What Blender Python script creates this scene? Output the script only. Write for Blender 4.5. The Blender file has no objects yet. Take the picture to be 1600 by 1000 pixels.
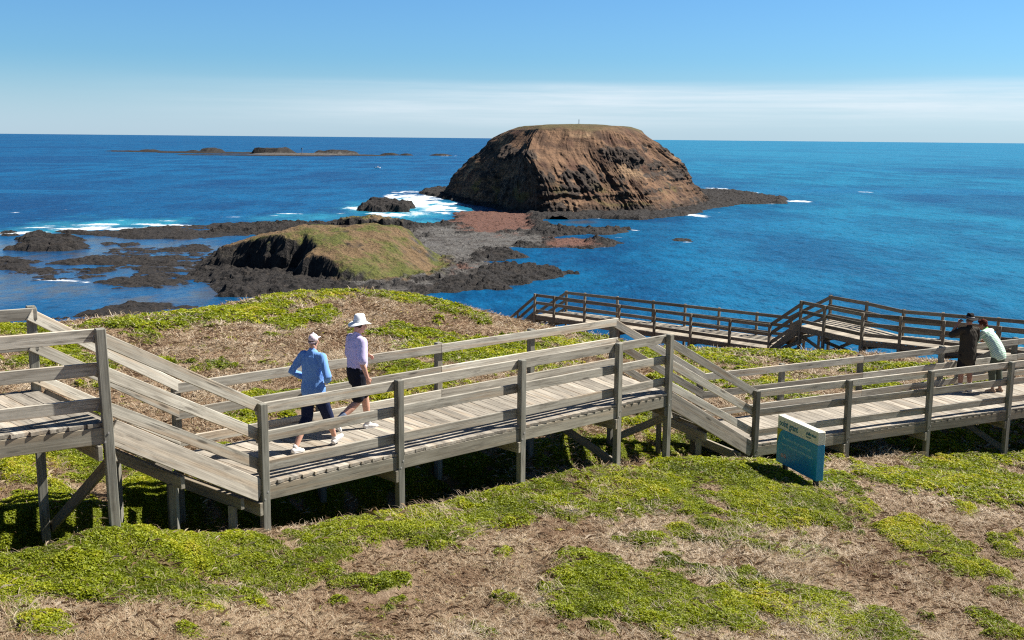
import bpy, math, json, random
import numpy as np
from mathutils import Vector, Matrix
random.seed(7); RNG = np.random.default_rng(11)
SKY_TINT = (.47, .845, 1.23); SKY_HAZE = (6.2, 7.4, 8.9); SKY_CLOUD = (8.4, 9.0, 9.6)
WALK = {"main_near": [[-3.35, 13.94], [-1.68, 15.4], [0.13, 16.98], [1.84, 18.48], [2.85, 19.37]], "main_far": [[-4.83, 15.13], [-3.02, 16.71], [-1.24, 18.27], [0.4, 19.71], [2.06, 21.16]], "up_near": [[-8.55, 9.5], [-6.61, 10.75], [-4.68, 11.99]], "up_far": [[-10.11, 10.84], [-8.09, 12.14], [-6.08, 13.43]], "low_near": [[4.82, 20.72], [6.96, 21.74], [9.02, 22.71], [11.23, 23.76], [13.22, 24.7], [15.21, 25.64]], "low_far": [[4.03, 22.24], [6.0, 23.21], [8.09, 24.3], [10.45, 25.53], [12.77, 26.71]], "far_near": [[1.21, 55.03], [2.17, 54.2], [3.65, 52.94], [5.24, 51.58], [6.78, 50.26], [8.29, 48.96], [9.83, 47.64], [11.31, 46.37]], "far_far": [[2.82, 56.08], [3.75, 55.38], [5.33, 54.19], [7.0, 52.94], [8.42, 51.87], [9.87, 50.78], [11.42, 49.62], [12.78, 48.6]], "fup_near": [[12.37, 45.34], [13.01, 44.04], [13.99, 42.2], [15.23, 41.49], [16.53, 40.52], [18.13, 39.32], [19.73, 38.12]], "fup_far": [[14.05, 47.05], [15.07, 45.32], [15.87, 43.12], [17.19, 42.39], [18.94, 41.32], [20.82, 40.17], [22.53, 39.13]], "fst_near_end": [-0.54, 56.52], "fst_far_end": [0.67, 57.93], "dist_rail": [[-3.12, 61.47, 20.25], [-1.63, 60.05, 20.25], [-0.11, 58.59, 20.25], [0.42, 58.09, 20.25]]}
GROUND_SURVEY = [[-4.58, 11.99, 25.44], [-3.34, 13.94, 24.77], [-1.51, 15.4, 24.48], [0.26, 16.98, 24.39], [1.99, 18.48, 24.19], [3.01, 19.37, 24.06], [4.89, 20.72, 23.66], [7.07, 21.74, 23.47], [9.16, 22.71, 23.18], [11.37, 23.76, 22.9], [-4.71, 9.3, 25.38], [-2.54, 10.1, 25.01], [0.03, 10.9, 24.64], [3.03, 11.8, 24.23], [6.54, 12.8, 23.77], [-5.66, 11.3, 25.26], [-3.72, 11.9, 24.91], [-1.58, 12.8, 24.64], [0.92, 14.2, 24.45], [3.83, 15.2, 24.09], [7.12, 16.2, 23.73], [9.47, 19.0, 23.53], [-4.01, 14.69, 24.63], [-4.93, 15.75, 24.87], [-2.34, 16.15, 24.43], [-3.26, 17.21, 24.67], [-0.53, 17.73, 24.33], [-1.45, 18.79, 24.57], [1.18, 19.23, 24.08], [0.26, 20.29, 24.32], [2.19, 20.12, 23.88], [1.27, 21.18, 24.12], [4.39, 21.62, 23.63], [3.79, 22.89, 23.8], [6.53, 22.64, 23.529999999999998], [5.93, 23.91, 23.7], [8.59, 23.61, 23.279999999999998], [7.99, 24.88, 23.45], [10.8, 24.66, 23.029999999999998], [10.2, 25.93, 23.2], [-7.16, 11.58, 25.25], [-5.34, 12.99, 25.05], [-8.26, 13.24, 25.35], [-8.85, 24.34, 25.2], [-8.53, 19.99, 25.3], [-7.11, 23.44, 25.1], [-5.88, 27.8, 24.9], [-3.51, 29.03, 24.7], [-0.69, 28.93, 24.3], [1.82, 29.72, 23.8], [-2.19, 24.16, 24.85], [6.16, 33.72, 22.9], [9.4, 34.28, 22.6], [12.24, 33.45, 22.6], [4.33, 28.32, 23.5], [-13.0, 25.0, 25.52], [-12.57, 26.0, 25.37], [-11.33, 28.0, 25.16], [-9.35, 31.0, 24.89], [-8.68, 36.0, 24.51], [-5.78, 40.0, 24.18], [-3.8, 42.0, 23.71], [-1.56, 43.0, 22.87], [0.26, 43.0, 22.36], [2.55, 42.0, 22.33], [5.1, 42.0, 21.91], [7.93, 43.5, 21.43], [10.68, 44.0, 21.36], [12.75, 42.0, 21.65], [14.39, 39.5, 22.1], [15.1, 36.0, 22.55], [16.56, 34.0, 22.73], [5.36, 18.2, 23.99], [4.98, 19.3, 23.97], [5.9, 18.6, 23.92], [-16.69, 32.1, 22.92], [-24.07, 46.29, 13.02], [-16.05, 33.2, 22.77], [-23.02, 47.61, 12.87], [-14.33, 35.42, 22.56], [-20.33, 50.25, 12.66], [-11.66, 38.66, 22.29], [-16.28, 53.98, 12.39], [-10.56, 43.78, 21.91], [-14.31, 59.33, 12.01], [-6.92, 47.92, 21.58], [-9.21, 63.75, 11.68], [-4.52, 49.97, 21.11], [-5.96, 65.9, 11.21], [-1.85, 50.99, 20.27], [-2.43, 66.98, 10.37], [0.31, 51.0, 20.16], [0.41, 67.0, 9.86], [3.03, 49.99, 20.13], [4.0, 65.96, 9.83], [6.06, 49.94, 19.71], [7.99, 65.82, 9.41], [9.36, 51.37, 19.23], [12.23, 67.11, 8.93], [12.57, 51.77, 19.16], [16.34, 67.32, 8.86], [15.07, 49.66, 19.45], [19.72, 64.97, 9.15], [17.13, 47.02, 19.9], [22.61, 62.05, 9.6], [18.19, 43.38, 20.35], [24.38, 58.13, 10.05], [20.06, 41.19, 20.53], [27.07, 55.58, 10.23], [-70.0, -10.0, 30.0], [-60.0, 20.0, 28.0], [-55.0, 45.0, 22.0], [-45.0, 75.0, 6.0], [0.0, -20.0, 28.4], [-25.0, -15.0, 29.5], [35.0, -15.0, 26.5], [60.0, 10.0, 22.5], [62.0, 35.0, 17.0], [60.0, 60.0, 8.0], [-20.0, 8.0, 27.2], [22.0, 10.0, 23.4], [30.0, 22.0, 22.6], [-28.0, 22.0, 26.4], [-40.0, 100.0, -3.0], [0.0, 95.0, -3.0], [40.0, 90.0, -3.0], [80.0, 80.0, -4.0], [-80.0, 80.0, -3.0], [0.0, 130.0, -6.0], [-80.0, 130.0, -6.0], [80.0, 130.0, -6.0]]
GREEN_PATCHES = [[-5.23, 10.41, 0.72, 1.07, 1], [-4.72, 11.1, 0.91, 0.83, 1], [-4.36, 11.86, 0.67, 1.03, 1], [-3.77, 12.9, 0.89, 0.97, 1], [-3.06, 13.31, 0.75, 0.66, 1], [-2.39, 13.79, 0.78, 0.72, 1], [-1.44, 14.69, 1.01, 0.9, 1], [-0.36, 15.59, 0.87, 1.24, 1], [0.64, 16.34, 0.91, 1.38, 1], [1.71, 16.97, 0.95, 1.69, 1], [2.75, 17.59, 0.87, 2.1, 1], [3.94, 18.07, 1.01, 2.45, 1], [4.89, 18.28, 0.79, 2.0, 1], [6.01, 18.97, 0.59, 2.14, 0.8], [7.52, 20.55, 0.76, 1.83, 1], [8.57, 20.62, 0.89, 2.45, 1], [9.73, 20.62, 1.02, 2.97, 1], [9.79, 19.17, 0.71, 2.72, 1], [5.2, 20.97, 1.04, 1.17, 1], [-4.6, 9.86, 0.69, 0.66, 1], [-3.04, 12.21, 0.61, 0.48, 0.95], [-3.71, 11.17, 0.99, 0.62, 0.95], [-1.93, 12.48, 0.55, 0.41, 0.85], [-2.78, 12.76, 0.8, 0.45, 1], [-3.01, 11.17, 0.49, 0.45, 0.6], [-3.04, 10.28, 0.39, 0.34, 0.6], [-3.98, 9.86, 0.56, 0.31, 0.6], [-1.34, 10.76, 0.41, 0.31, 0.7], [-1.01, 13.79, 0.52, 0.31, 0.7], [-2.2, 11.79, 0.3, 0.21, 0.6], [-0.31, 13.66, 0.21, 0.62, 0.6], [-1.33, 11.93, 0.19, 0.15, 0.4], [-0.53, 14.97, 0.65, 0.66, 0.7], [1.0, 15.66, 1.17, 0.55, 0.6], [2.47, 16.34, 1.12, 0.62, 0.6], [3.39, 16.34, 0.71, 0.34, 0.4], [1.98, 14.9, 0.56, 0.59, 0.9], [2.52, 15.38, 0.58, 0.45, 0.7], [1.47, 14.41, 0.27, 0.48, 0.7], [1.5, 13.38, 0.42, 0.66, 0.8], [1.03, 12.07, 0.57, 0.97, 0.95], [1.65, 12.14, 0.46, 0.62, 0.9], [0.82, 12.55, 0.32, 0.41, 0.8], [3.14, 13.72, 0.43, 0.34, 0.7], [1.63, 12.62, 0.48, 0.69, 0.7], [2.46, 13.79, 0.43, 0.59, 0.6], [2.6, 12.69, 0.8, 0.83, 0.95], [3.58, 13.03, 0.82, 0.83, 0.95], [1.99, 11.86, 0.6, 0.55, 0.9], [2.94, 12.07, 0.46, 0.41, 0.6], [0.75, 11.31, 0.29, 0.34, 0.6], [3.84, 15.24, 0.67, 0.48, 0.9], [4.58, 15.66, 0.54, 0.69, 0.9], [4.65, 15.03, 0.28, 0.31, 0.6], [4.03, 16.48, 0.36, 0.41, 0.7], [5.08, 16.9, 0.42, 0.31, 0.4], [5.63, 16.97, 0.42, 0.31, 0.3], [6.01, 16.83, 0.42, 0.41, 0.5], [6.49, 16.41, 0.77, 0.83, 1], [6.8, 15.66, 0.74, 0.86, 1], [7.18, 15.38, 0.48, 0.52, 0.8], [8.05, 16.21, 0.3, 0.62, 0.9], [5.8, 14.55, 0.22, 0.31, 0.6], [6.0, 14.34, 0.27, 0.24, 0.7], [4.48, 12.76, 0.57, 0.55, 0.9], [4.11, 12.9, 0.33, 0.34, 0.6], [6.35, 13.1, 0.5, 0.34, 0.5], [7.78, 17.79, 0.44, 0.66, 0.7], [0.54, 13.45, 0.34, 0.31, 0.6], [0.18, 11.72, 0.37, 0.31, 0.6], [-0.25, 11.03, 0.35, 0.24, 0.6], [5.5, 15.03, 0.47, 0.38, 0.7], [6.91, 14.34, 0.45, 0.38, 0.7], [5.07, 16.14, 0.6, 0.38, 0.6], [7.53, 15.1, 0.28, 0.24, 0.4], [-8.63, 30.41, 2.02, 2.14, 1], [-7.6, 31.52, 1.14, 2.17, 1], [-9.61, 28.41, 1.54, 1.66, 1], [-10.62, 27.03, 0.98, 1.31, 0.9], [-11.27, 25.17, 0.91, 1.24, 0.8], [-11.96, 25.03, 0.76, 1.1, 0.9], [-6.65, 34.48, 1.66, 1.59, 1.1], [-4.5, 37.31, 1.35, 2.28, 1], [-3.17, 37.59, 1.13, 2.28, 1], [-1.97, 36.21, 0.87, 1.66, 1], [-1.06, 35.03, 0.63, 1.21, 0.9], [-5.72, 30.55, 0.63, 1.38, 1.1], [-6.34, 29.17, 0.71, 0.76, 0.9], [-6.34, 27.59, 0.43, 0.59, 0.7], [-5.03, 29.72, 0.36, 0.59, 0.4], [-3.51, 29.03, 0.88, 0.83, 0.8], [-2.93, 30.34, 0.4, 0.72, 0.8], [-2.02, 30.41, 1.1, 0.76, 0.8], [-4.23, 29.17, 0.71, 0.69, 0.6], [-1.74, 28.9, 1.58, 1.17, 0.8], [-2.65, 27.38, 1.0, 1.17, 0.8], [-0.98, 27.24, 1.49, 2.14, 0.9], [-2.27, 23.45, 1.57, 1.83, 0.9], [-3.11, 21.31, 1.17, 1.14, 0.9], [0.37, 30.28, 2.02, 2.0, 0.9], [2.01, 33.1, 1.61, 1.93, 0.9], [3.33, 34.28, 1.25, 2.28, 0.9], [1.01, 27.45, 1.17, 1.97, 0.6], [2.32, 29.17, 0.71, 1.62, 0.5], [-4.08, 20.28, 0.99, 1.31, 0.8], [-4.64, 18.97, 0.7, 1.1, 0.7], [-5.2, 23.17, 0.7, 0.72, 0.3], [-6.17, 22.55, 0.55, 0.83, 0.5], [-7.17, 25.17, 0.92, 0.83, 0.4], [-7.76, 23.24, 0.71, 1.03, 0.6], [-8.87, 25.24, 0.61, 0.79, 0.6], [-8.66, 21.59, 0.79, 1.48, 0.7], [-9.86, 21.93, 0.8, 1.48, 0.7], [-8.18, 18.07, 0.89, 0.97, 0.8], [-7.32, 18.41, 0.68, 1.0, 0.6], [-6.81, 19.59, 0.6, 0.76, 0.6], [-4.93, 17.1, 0.63, 0.72, 0.5], [-5.2, 15.31, 0.76, 0.93, 0.9], [-6.61, 15.79, 0.98, 1.03, 0.9], [-7.05, 15.03, 0.74, 0.93, 0.8], [-6.08, 13.79, 1.03, 1.34, 1], [-3.85, 16.48, 0.92, 0.72, 0.5], [4.35, 34.07, 1.45, 2.48, 0.9], [6.58, 37.31, 1.36, 2.07, 1], [9.26, 40.14, 1.95, 2.83, 1], [11.42, 40.0, 1.46, 2.41, 1], [7.61, 35.72, 1.3, 1.72, 0.7], [5.72, 31.24, 1.14, 2.21, 0.9], [8.22, 33.72, 1.03, 1.79, 0.8], [4.53, 28.48, 0.87, 2.31, 0.8], [6.78, 29.17, 1.6, 2.24, 0.8], [10.97, 36.07, 1.32, 1.21, 0.6], [12.04, 35.31, 1.72, 1.31, 0.8], [13.04, 34.55, 1.26, 1.17, 0.7], [10.27, 31.72, 1.74, 1.93, 0.8], [13.83, 34.97, 0.85, 1.03, 0.7], [3.23, 23.86, 0.88, 1.17, 0.7], [2.52, 22.62, 0.83, 1.14, 0.7], [1.3, 20.69, 1.02, 1.24, 0.7], [7.62, 27.66, 1.01, 1.66, 0.6], [13.64, 31.93, 1.17, 1.31, 0.7], [14.74, 31.79, 1.16, 1.17, 0.7], [10.24, 24.41, 1.8, 1.69, 0.8], [5.46, 22.07, 1.63, 1.31, 0.7], [0.84, 22.41, 0.69, 1.0, 0.5]]
BARE_PATCHES = [[-4.09, 11.59, 0.44, 0.24, 0.9], [0.68, 14.83, 0.83, 0.72, 1], [-0.53, 12.69, 0.48, 0.59, 0.8], [5.02, 14.69, 0.83, 0.55, 1], [6.33, 14.48, 0.64, 0.45, 1], [-1.31, 13.31, 0.42, 0.45, 0.5], [-5.33, 27.52, 2.67, 2.59, 0.5], [-7.4, 26.0, 1.42, 1.55, 0.5], [5.24, 17.86, 0.28, 0.38, 0.4], [0.03, 13.38, 0.67, 0.69, 0.5], [-0.6, 16.9, 0.63, 0.41, 0.6], [2.11, 21.24, 0.78, 0.83, 0.7], [2.96, 21.66, 0.53, 0.69, 0.7], [-2.65, 18.07, 1.34, 1.41, 0.8], [13.25, 37.59, 1.37, 1.1, 0.8]]
REEF_OUTLINES = {"main": [[-75.0, 258.5], [-69.1, 234.1], [-60.5, 214.1], [-55.5, 202.8], [-42.4, 201.1], [-29.3, 202.8], [-19.8, 205.1], [-10.1, 209.2], [-1.3, 214.4], [5.4, 228.7], [11.8, 241.3], [8.1, 250.8], [-1.6, 252.5], [-8.7, 259.9], [-4.9, 265.7], [2.8, 272.2], [1.9, 281.3], [-1.9, 290.7], [-7.1, 290.3], [-0.2, 301.4], [9.1, 298.7], [17.6, 297.7], [28.1, 305.9], [29.3, 319.6], [20.2, 326.9], [11.7, 323.9], [8.8, 330.0], [15.9, 339.6], [36.6, 353.7], [39.8, 364.1], [21.3, 362.0], [14.8, 374.7], [9.4, 391.4], [13.6, 421.2], [11.2, 494.5], [-30.0, 497.8], [-21.1, 446.1], [-21.4, 416.5], [-23.0, 381.5], [-31.1, 369.3], [-37.9, 382.6], [-46.4, 387.5], [-57.6, 377.4], [-70.3, 367.4], [-76.7, 372.2], [-93.1, 354.2], [-98.5, 343.6], [-96.7, 334.4], [-84.3, 335.7], [-73.5, 323.6], [-73.6, 307.4], [-76.9, 282.2]], "slab": [[-63.7, 444.1], [-66.1, 492.1], [-60.1, 503.0], [-44.8, 467.6], [-41.4, 439.4], [-52.0, 434.1]], "r1": [[-144.7, 312.1], [-143.5, 324.9], [-127.5, 313.8], [-112.8, 285.6], [-116.7, 278.6], [-130.2, 279.0], [-132.8, 292.3]], "r2": [[-141.2, 334.1], [-128.2, 335.6], [-116.6, 349.0], [-109.7, 357.5], [-104.9, 340.5], [-96.2, 329.9], [-93.6, 313.2], [-104.5, 312.1], [-111.7, 311.4], [-122.4, 322.7]], "r3": [[-125.8, 262.6], [-121.9, 264.4], [-112.8, 252.6], [-109.5, 240.3], [-115.1, 239.8]], "r4": [[-109.7, 252.9], [-103.0, 264.5], [-97.4, 271.0], [-86.8, 265.9], [-83.8, 272.2], [-81.1, 255.2], [-80.9, 247.5], [-92.0, 251.7], [-101.8, 249.6]], "r5": [[-84.5, 216.2], [-82.2, 224.4], [-75.7, 229.1], [-71.7, 221.1], [-72.4, 215.1], [-67.3, 219.4], [-67.4, 215.5], [-77.1, 210.1]], "r6": [[-71.1, 178.5], [-71.0, 184.0], [-67.6, 188.5], [-61.7, 189.6], [-57.5, 187.0], [-62.5, 181.7], [-68.0, 176.1]], "r7": [[-84.8, 237.4], [-85.6, 247.1], [-80.0, 242.6], [-72.7, 238.4], [-71.6, 231.6], [-77.8, 235.7], [-81.9, 233.1]], "r8": [[-93.8, 236.8], [-94.9, 242.6], [-91.4, 238.1], [-91.5, 234.6]], "r9": [[-74.3, 175.7], [-73.8, 178.4], [-71.7, 175.2], [-72.4, 173.3]], "r10": [[-113.1, 297.8], [-111.8, 301.7], [-109.6, 294.6], [-111.0, 292.6]], "r11": [[-107.9, 292.9], [-106.0, 300.4], [-102.8, 293.4], [-104.0, 289.8]], "r12": [[-93.5, 284.0], [-92.1, 296.2], [-85.6, 295.1], [-79.4, 282.0], [-81.6, 272.4], [-88.2, 278.0]], "r13": [[-156.6, 327.9], [-154.9, 332.6], [-148.7, 320.0], [-150.8, 315.5]], "r14": [[-106.6, 282.8], [-97.3, 290.4], [-79.4, 282.0], [-67.1, 232.0], [-64.3, 213.8], [-76.8, 212.9], [-85.0, 242.2], [-94.2, 241.5]], "r15": [[-107.8, 242.8], [-96.5, 243.7], [-87.5, 224.0], [-93.7, 219.5], [-112.4, 234.2]], "r16": [[-119.4, 351.2], [-102.0, 363.7], [-86.8, 382.6], [-72.3, 378.4], [-79.3, 331.7], [-89.3, 317.8], [-102.1, 316.4]], "rr": [[48.1, 321.4], [50.5, 330.0], [52.9, 330.2], [52.3, 321.9]], "rf": [[25.8, 350.1], [34.3, 363.5], [36.6, 353.7], [30.4, 343.5], [26.3, 343.0]], "isl": [[-50.5, 580.5], [-36.1, 545.3], [-17.9, 490.0], [-0.4, 441.2], [8.2, 410.2], [16.4, 401.5], [31.3, 409.9], [47.8, 405.5], [65.7, 428.0], [88.1, 478.4], [109.3, 514.6], [131.5, 520.6], [142.1, 557.9], [134.4, 600.7], [129.5, 667.8], [123.2, 711.2], [89.5, 765.5], [-0.9, 744.5], [-36.8, 758.3], [-58.8, 710.4], [-43.6, 657.9], [-51.7, 615.9]]}
KNOLL = [[-65.3, 240.0, 6.2], [-54.5, 240.0, 8.0], [-46.7, 238.0, 9.8], [-38.9, 250.0, 10.0], [-30.7, 256.0, 9.6], [-23.2, 258.0, 8.9], [-17.4, 262.0, 5.8], [-22.9, 238.0, 4.7], [-32.4, 225.0, 6.0], [-42.6, 222.0, 6.2], [-46.7, 216.0, 2.9], [-35.7, 212.0, 1.5], [-25.8, 214.0, 2.0], [-38.8, 270.0, 8.1], [-31.0, 272.0, 7.7], [-61.1, 232.0, 5.4]]
FOAM = [[-150.1, 330.9, 10.8, 8.7, 1], [-135.5, 349.3, 22.9, 9.7, 0.9], [-112.5, 362.4, 23.7, 7.8, 0.9], [-90.7, 370.5, 15.4, 10.9, 1], [-81.5, 368.8, 11.0, 10.8, 0.8], [-143.4, 358.8, 23.5, 7.7, 0.7], [-71.1, 396.8, 16.5, 15.6, 0.5], [-66.0, 460.2, 10.9, 25.1, 0.6], [-65.3, 428.5, 10.2, 18.2, 0.6], [-51.0, 567.3, 20.2, 31.7, 0.8], [-47.5, 495.0, 17.6, 29.0, 0.9], [-33.6, 465.0, 15.2, 51.8, 1.2], [-44.2, 526.8, 18.7, 60.8, 1.2], [-58.9, 547.3, 16.2, 35.5, 0.9], [-47.8, 420.0, 15.0, 17.5, 0.8], [-26.4, 437.6, 7.8, 15.1, 0.8], [-57.5, 600.1, 14.2, 21.2, 0.8], [-51.5, 430.4, 12.8, 11.0, 0.8], [-33.0, 392.3, 14.0, 12.2, 0.4], [-190.2, 415.0, 9.9, 6.8, 0.7], [-179.4, 427.7, 3.6, 5.4, 0.7], [-97.7, 218.2, 7.9, 2.4, 0.8], [-88.6, 216.9, 2.6, 1.9, 0.6], [8.5, 237.6, 4.3, 3.4, 0.7], [12.1, 240.2, 2.9, 2.3, 0.6], [24.3, 303.7, 7.2, 5.5, 0.9], [35.2, 330.6, 5.9, 8.7, 0.5], [39.2, 358.9, 3.4, 7.7, 0.5], [14.9, 363.9, 6.5, 10.5, 0.8], [21.0, 356.9, 3.4, 7.6, 0.7], [74.1, 432.7, 6.2, 11.1, 0.9], [84.9, 449.1, 8.0, 10.0, 0.4], [129.5, 667.8, 9.5, 26.2, 0.9], [138.8, 637.5, 15.1, 19.9, 0.5], [143.7, 541.1, 7.1, 11.5, 1], [126.4, 522.3, 9.3, 10.7, 0.6], [51.6, 321.8, 3.1, 4.1, 0.6], [-83.2, 581.2, 10.3, 9.9, 0.4], [-71.5, 570.1, 10.1, 9.6, 0.4], [-90.0, 407.5, 9.7, 6.6, 0.4], [-818.3, 2253.0, 8.0, 98.5, 0.7], [-438.3, 1645.8, 29.1, 52.6, 0.8], [-463.2, 1631.0, 13.4, 77.6, 0.8], [-181.4, 2021.9, 23.8, 79.4, 0.5], [-300.0, 1942.9, 45.7, 73.3, 0.4], [-107.1, 1776.2, 25.1, 61.3, 0.8], [-29.3, 605.5, 7.2, 21.6, 0.6], [-83.2, 422.4, 12.5, 5.6, 0.6], [-107.0, 398.7, 9.5, 4.4, 0.5], [-127.1, 380.6, 13.6, 4.3, 0.5], [211.2, 651.4, 7.7, 10.0, 0.5], [88.2, 391.9, 5.6, 4.3, 0.4], [393.9, 1031.0, 9.7, 16.6, 0.4], [-203.9, 572.1, 5.4, 6.4, 0.4], [49.0, 415.5, 14.8, 6.8, 0.4]]
SHALLOWS = [[-108.7, 267.0, 52.7, 80.2, 1], [-97.5, 219.2, 31.6, 62.4, 0.8], [-65.8, 198.8, 31.1, 32.9, 0.8], [23.0, 393.1, 16.4, 24.6, 0.6]]
TURQUOISE = [[-135.0, 365.2, 39.1, 32.0, 0.8], [-44.4, 463.4, 33.0, 97.0, 1], [-72.2, 403.2, 28.8, 32.3, 0.7], [-32.2, 383.3, 16.0, 29.3, 0.8], [-145.4, 338.4, 22.2, 18.3, 0.6]]
COAST_COVER = {"red": [[-6.2, 395.6, 16.5, 63.4, 1], [-16.3, 446.8, 15.9, 39.7, 0.8], [14.8, 314.1, 8.4, 15.8, 1.2], [-9.9, 234.0, 8.4, 13.3, 0.4], [4.9, 449.8, 10.7, 40.2, 0.4]], "gravel": [[-20.4, 282.5, 16.0, 49.2, 1], [-22.1, 229.9, 11.0, 23.7, 0.9], [-9.0, 248.2, 8.9, 17.4, 0.6], [-11.4, 313.5, 16.8, 31.6, 1], [-0.2, 320.7, 13.4, 24.7, 0.8], [-23.8, 247.0, 10.4, 17.2, 0.7], [-22.5, 340.1, 12.2, 27.8, 0.8], [3.9, 350.1, 12.5, 24.4, 0.5], [-28.9, 240.6, 5.8, 9.3, 0.5]], "grass": [[-41.6, 288.8, 19.0, 58.8, 1], [-42.3, 251.8, 16.6, 31.0, 1], [-34.9, 323.3, 13.5, 42.3, 1], [-50.0, 244.9, 10.3, 21.9, 0.8], [-43.4, 362.5, 17.3, 26.2, 1], [-57.5, 343.3, 12.3, 28.3, 1], [-76.3, 319.1, 11.4, 12.2, 0.8], [-47.5, 396.7, 11.8, 21.9, 0.9], [-31.3, 372.0, 6.6, 13.7, 0.7], [-42.9, 223.1, 8.0, 6.0, 0.6], [-57.7, 259.9, 6.2, 16.3, 0.5]]}
C = bpy.context.scene
# ------------------------------------------------------------------ camera
PITCH, ROLL = math.radians(9.6), math.radians(0.54)
CAM = Vector((0, 0, 30))
fwd = Vector((0, math.cos(PITCH), -math.sin(PITCH))); rgt = Vector((1, 0, 0)); upv = rgt.cross(fwd)
r2 = rgt * math.cos(ROLL) + upv * math.sin(ROLL); u2 = upv * math.cos(ROLL) - rgt * math.sin(ROLL)
cam = bpy.data.cameras.new('camera'); camo = bpy.data.objects.new('camera', cam)
C.collection.objects.link(camo)
camo.matrix_world = Matrix(((r2.x, u2.x, -fwd.x, CAM.x), (r2.y, u2.y, -fwd.y, CAM.y), (r2.z, u2.z, -fwd.z, CAM.z), (0, 0, 0, 1)))
cam.sensor_width = 36; cam.lens = 36 * 1680 / 1600; cam.clip_start = .2; cam.clip_end = 120000
C.camera = camo
C.cycles.use_denoising = False; C.cycles.filter_width = 1.2; C.cycles.use_adaptive_sampling = False; C.cycles.sample_clamp_indirect = 4
C.view_settings.view_transform = 'Standard'; C.view_settings.look = 'None'
C.view_settings.exposure = 1.1; C.view_settings.gamma = 1.0
# ------------------------------------------------------------------ sun and sky
SUN_AZ, SUN_EL = math.radians(70.3), math.radians(49)
sund = Vector((math.sin(SUN_AZ) * math.cos(SUN_EL), math.cos(SUN_AZ) * math.cos(SUN_EL), math.sin(SUN_EL)))
sl = bpy.data.lights.new('sun', 'SUN'); sl.energy = 5.0; sl.angle = math.radians(.5); sl.color = (1, .955, .88)
so = bpy.data.objects.new('sun', sl); C.collection.objects.link(so)
so.rotation_euler = sund.to_track_quat('Z', 'Y').to_euler()
world = bpy.data.worlds.new('World'); C.world = world; world.use_nodes = True
nt = world.node_tree; nt.nodes.clear()
def nd(nt, t, **kw):
    n = nt.nodes.new(t)
    for k, v in kw.items():
        if k.startswith('i_'): n.inputs[k[2:].replace('_', ' ')].default_value = v
        else: setattr(n, k, v)
    return n
def mathn(nt, op, a, b=None, c=None, clamp=False):
    n = nt.nodes.new('ShaderNodeMath'); n.operation = op; n.use_clamp = clamp
    for i, v in enumerate((a, b, c)):
        if v is None: continue
        if isinstance(v, (int, float)): n.inputs[i].default_value = v
        else: nt.links.new(v, n.inputs[i])
    return n.outputs[0]
def mapr(nt, v, a, b, c=0., d=1., smooth=True):
    n = nt.nodes.new('ShaderNodeMapRange'); n.clamp = True
    n.interpolation_type = 'SMOOTHSTEP' if smooth else 'LINEAR'
    nt.links.new(v, n.inputs[0])
    for i, x in enumerate((a, b, c, d)): n.inputs[i + 1].default_value = x
    return n.outputs[0]
def mix(nt, f, a, b, mode='MIX'):
    n = nt.nodes.new('ShaderNodeMix'); n.data_type = 'RGBA'; n.blend_type = mode
    for sock, v in ((n.inputs[0], f), (n.inputs[6], a), (n.inputs[7], b)):
        if isinstance(v, (int, float)): sock.default_value = v
        elif isinstance(v, tuple): sock.default_value = (*v[:3], 1)
        else: nt.links.new(v, sock)
    return n.outputs[2]
def noise(nt, vec, scale, detail=4, rough=.55, dist=0.):
    n = nt.nodes.new('ShaderNodeTexNoise'); n.inputs['Scale'].default_value = scale
    n.inputs['Detail'].default_value = detail; n.inputs['Roughness'].default_value = rough; n.inputs['Distortion'].default_value = dist
    if vec is not None: nt.links.new(vec, n.inputs['Vector'])
    return n.outputs['Fac']
def scalev(nt, vec, s):
    n = nt.nodes.new('ShaderNodeVectorMath'); n.operation = 'MULTIPLY'; n.inputs[1].default_value = s
    nt.links.new(vec, n.inputs[0]); return n.outputs[0]
def attr(nt, name, out='Fac'):
    n = nt.nodes.new('ShaderNodeAttribute'); n.attribute_name = name; return n.outputs[out]
sky = nd(nt, 'ShaderNodeTexSky', sky_type='NISHITA', sun_disc=False, sun_elevation=SUN_EL, sun_rotation=SUN_AZ,
         altitude=0.0, air_density=1.0, dust_density=0.35, ozone_density=2.0)
tc = nd(nt, 'ShaderNodeTexCoord'); sep = nd(nt, 'ShaderNodeSeparateXYZ'); nt.links.new(tc.outputs['Generated'], sep.inputs[0])
el = sep.outputs['Z']
streak = noise(nt, scalev(nt, tc.outputs['Generated'], (3, 3, 110)), 1.0, 5, .6)
edge = noise(nt, scalev(nt, tc.outputs['Generated'], (2.2, 2.2, 6)), 1.0, 2, .5)
e2 = mathn(nt, 'SUBTRACT', el, mathn(nt, 'MULTIPLY', mathn(nt, 'SUBTRACT', edge, .5), .02))
band = mathn(nt, 'MULTIPLY', mapr(nt, e2, .004, .03), mapr(nt, e2, .056, .043))
right = mapr(nt, sep.outputs['X'], -.42, .05)
cl = mathn(nt, 'MULTIPLY', band, mathn(nt, 'MULTIPLY', right, mapr(nt, streak, .25, .75, .35, 1.)))
wisp = noise(nt, scalev(nt, tc.outputs['Generated'], (5, 5, 60)), 1.0, 6, .62, .6)
cl = mathn(nt, 'MULTIPLY', cl, mapr(nt, wisp, .25, .75, .48, .80))
hz = mapr(nt, el, .075, .0, 0., .55)
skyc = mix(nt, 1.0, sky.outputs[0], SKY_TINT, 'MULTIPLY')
skyc = mix(nt, 1.0, skyc, mapr(nt, el, .13, .45, 1., .42), 'MULTIPLY')  # added dimming of the upper sky, out of frame, to cut fill light
skyc = mix(nt, hz, skyc, SKY_HAZE)
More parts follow.
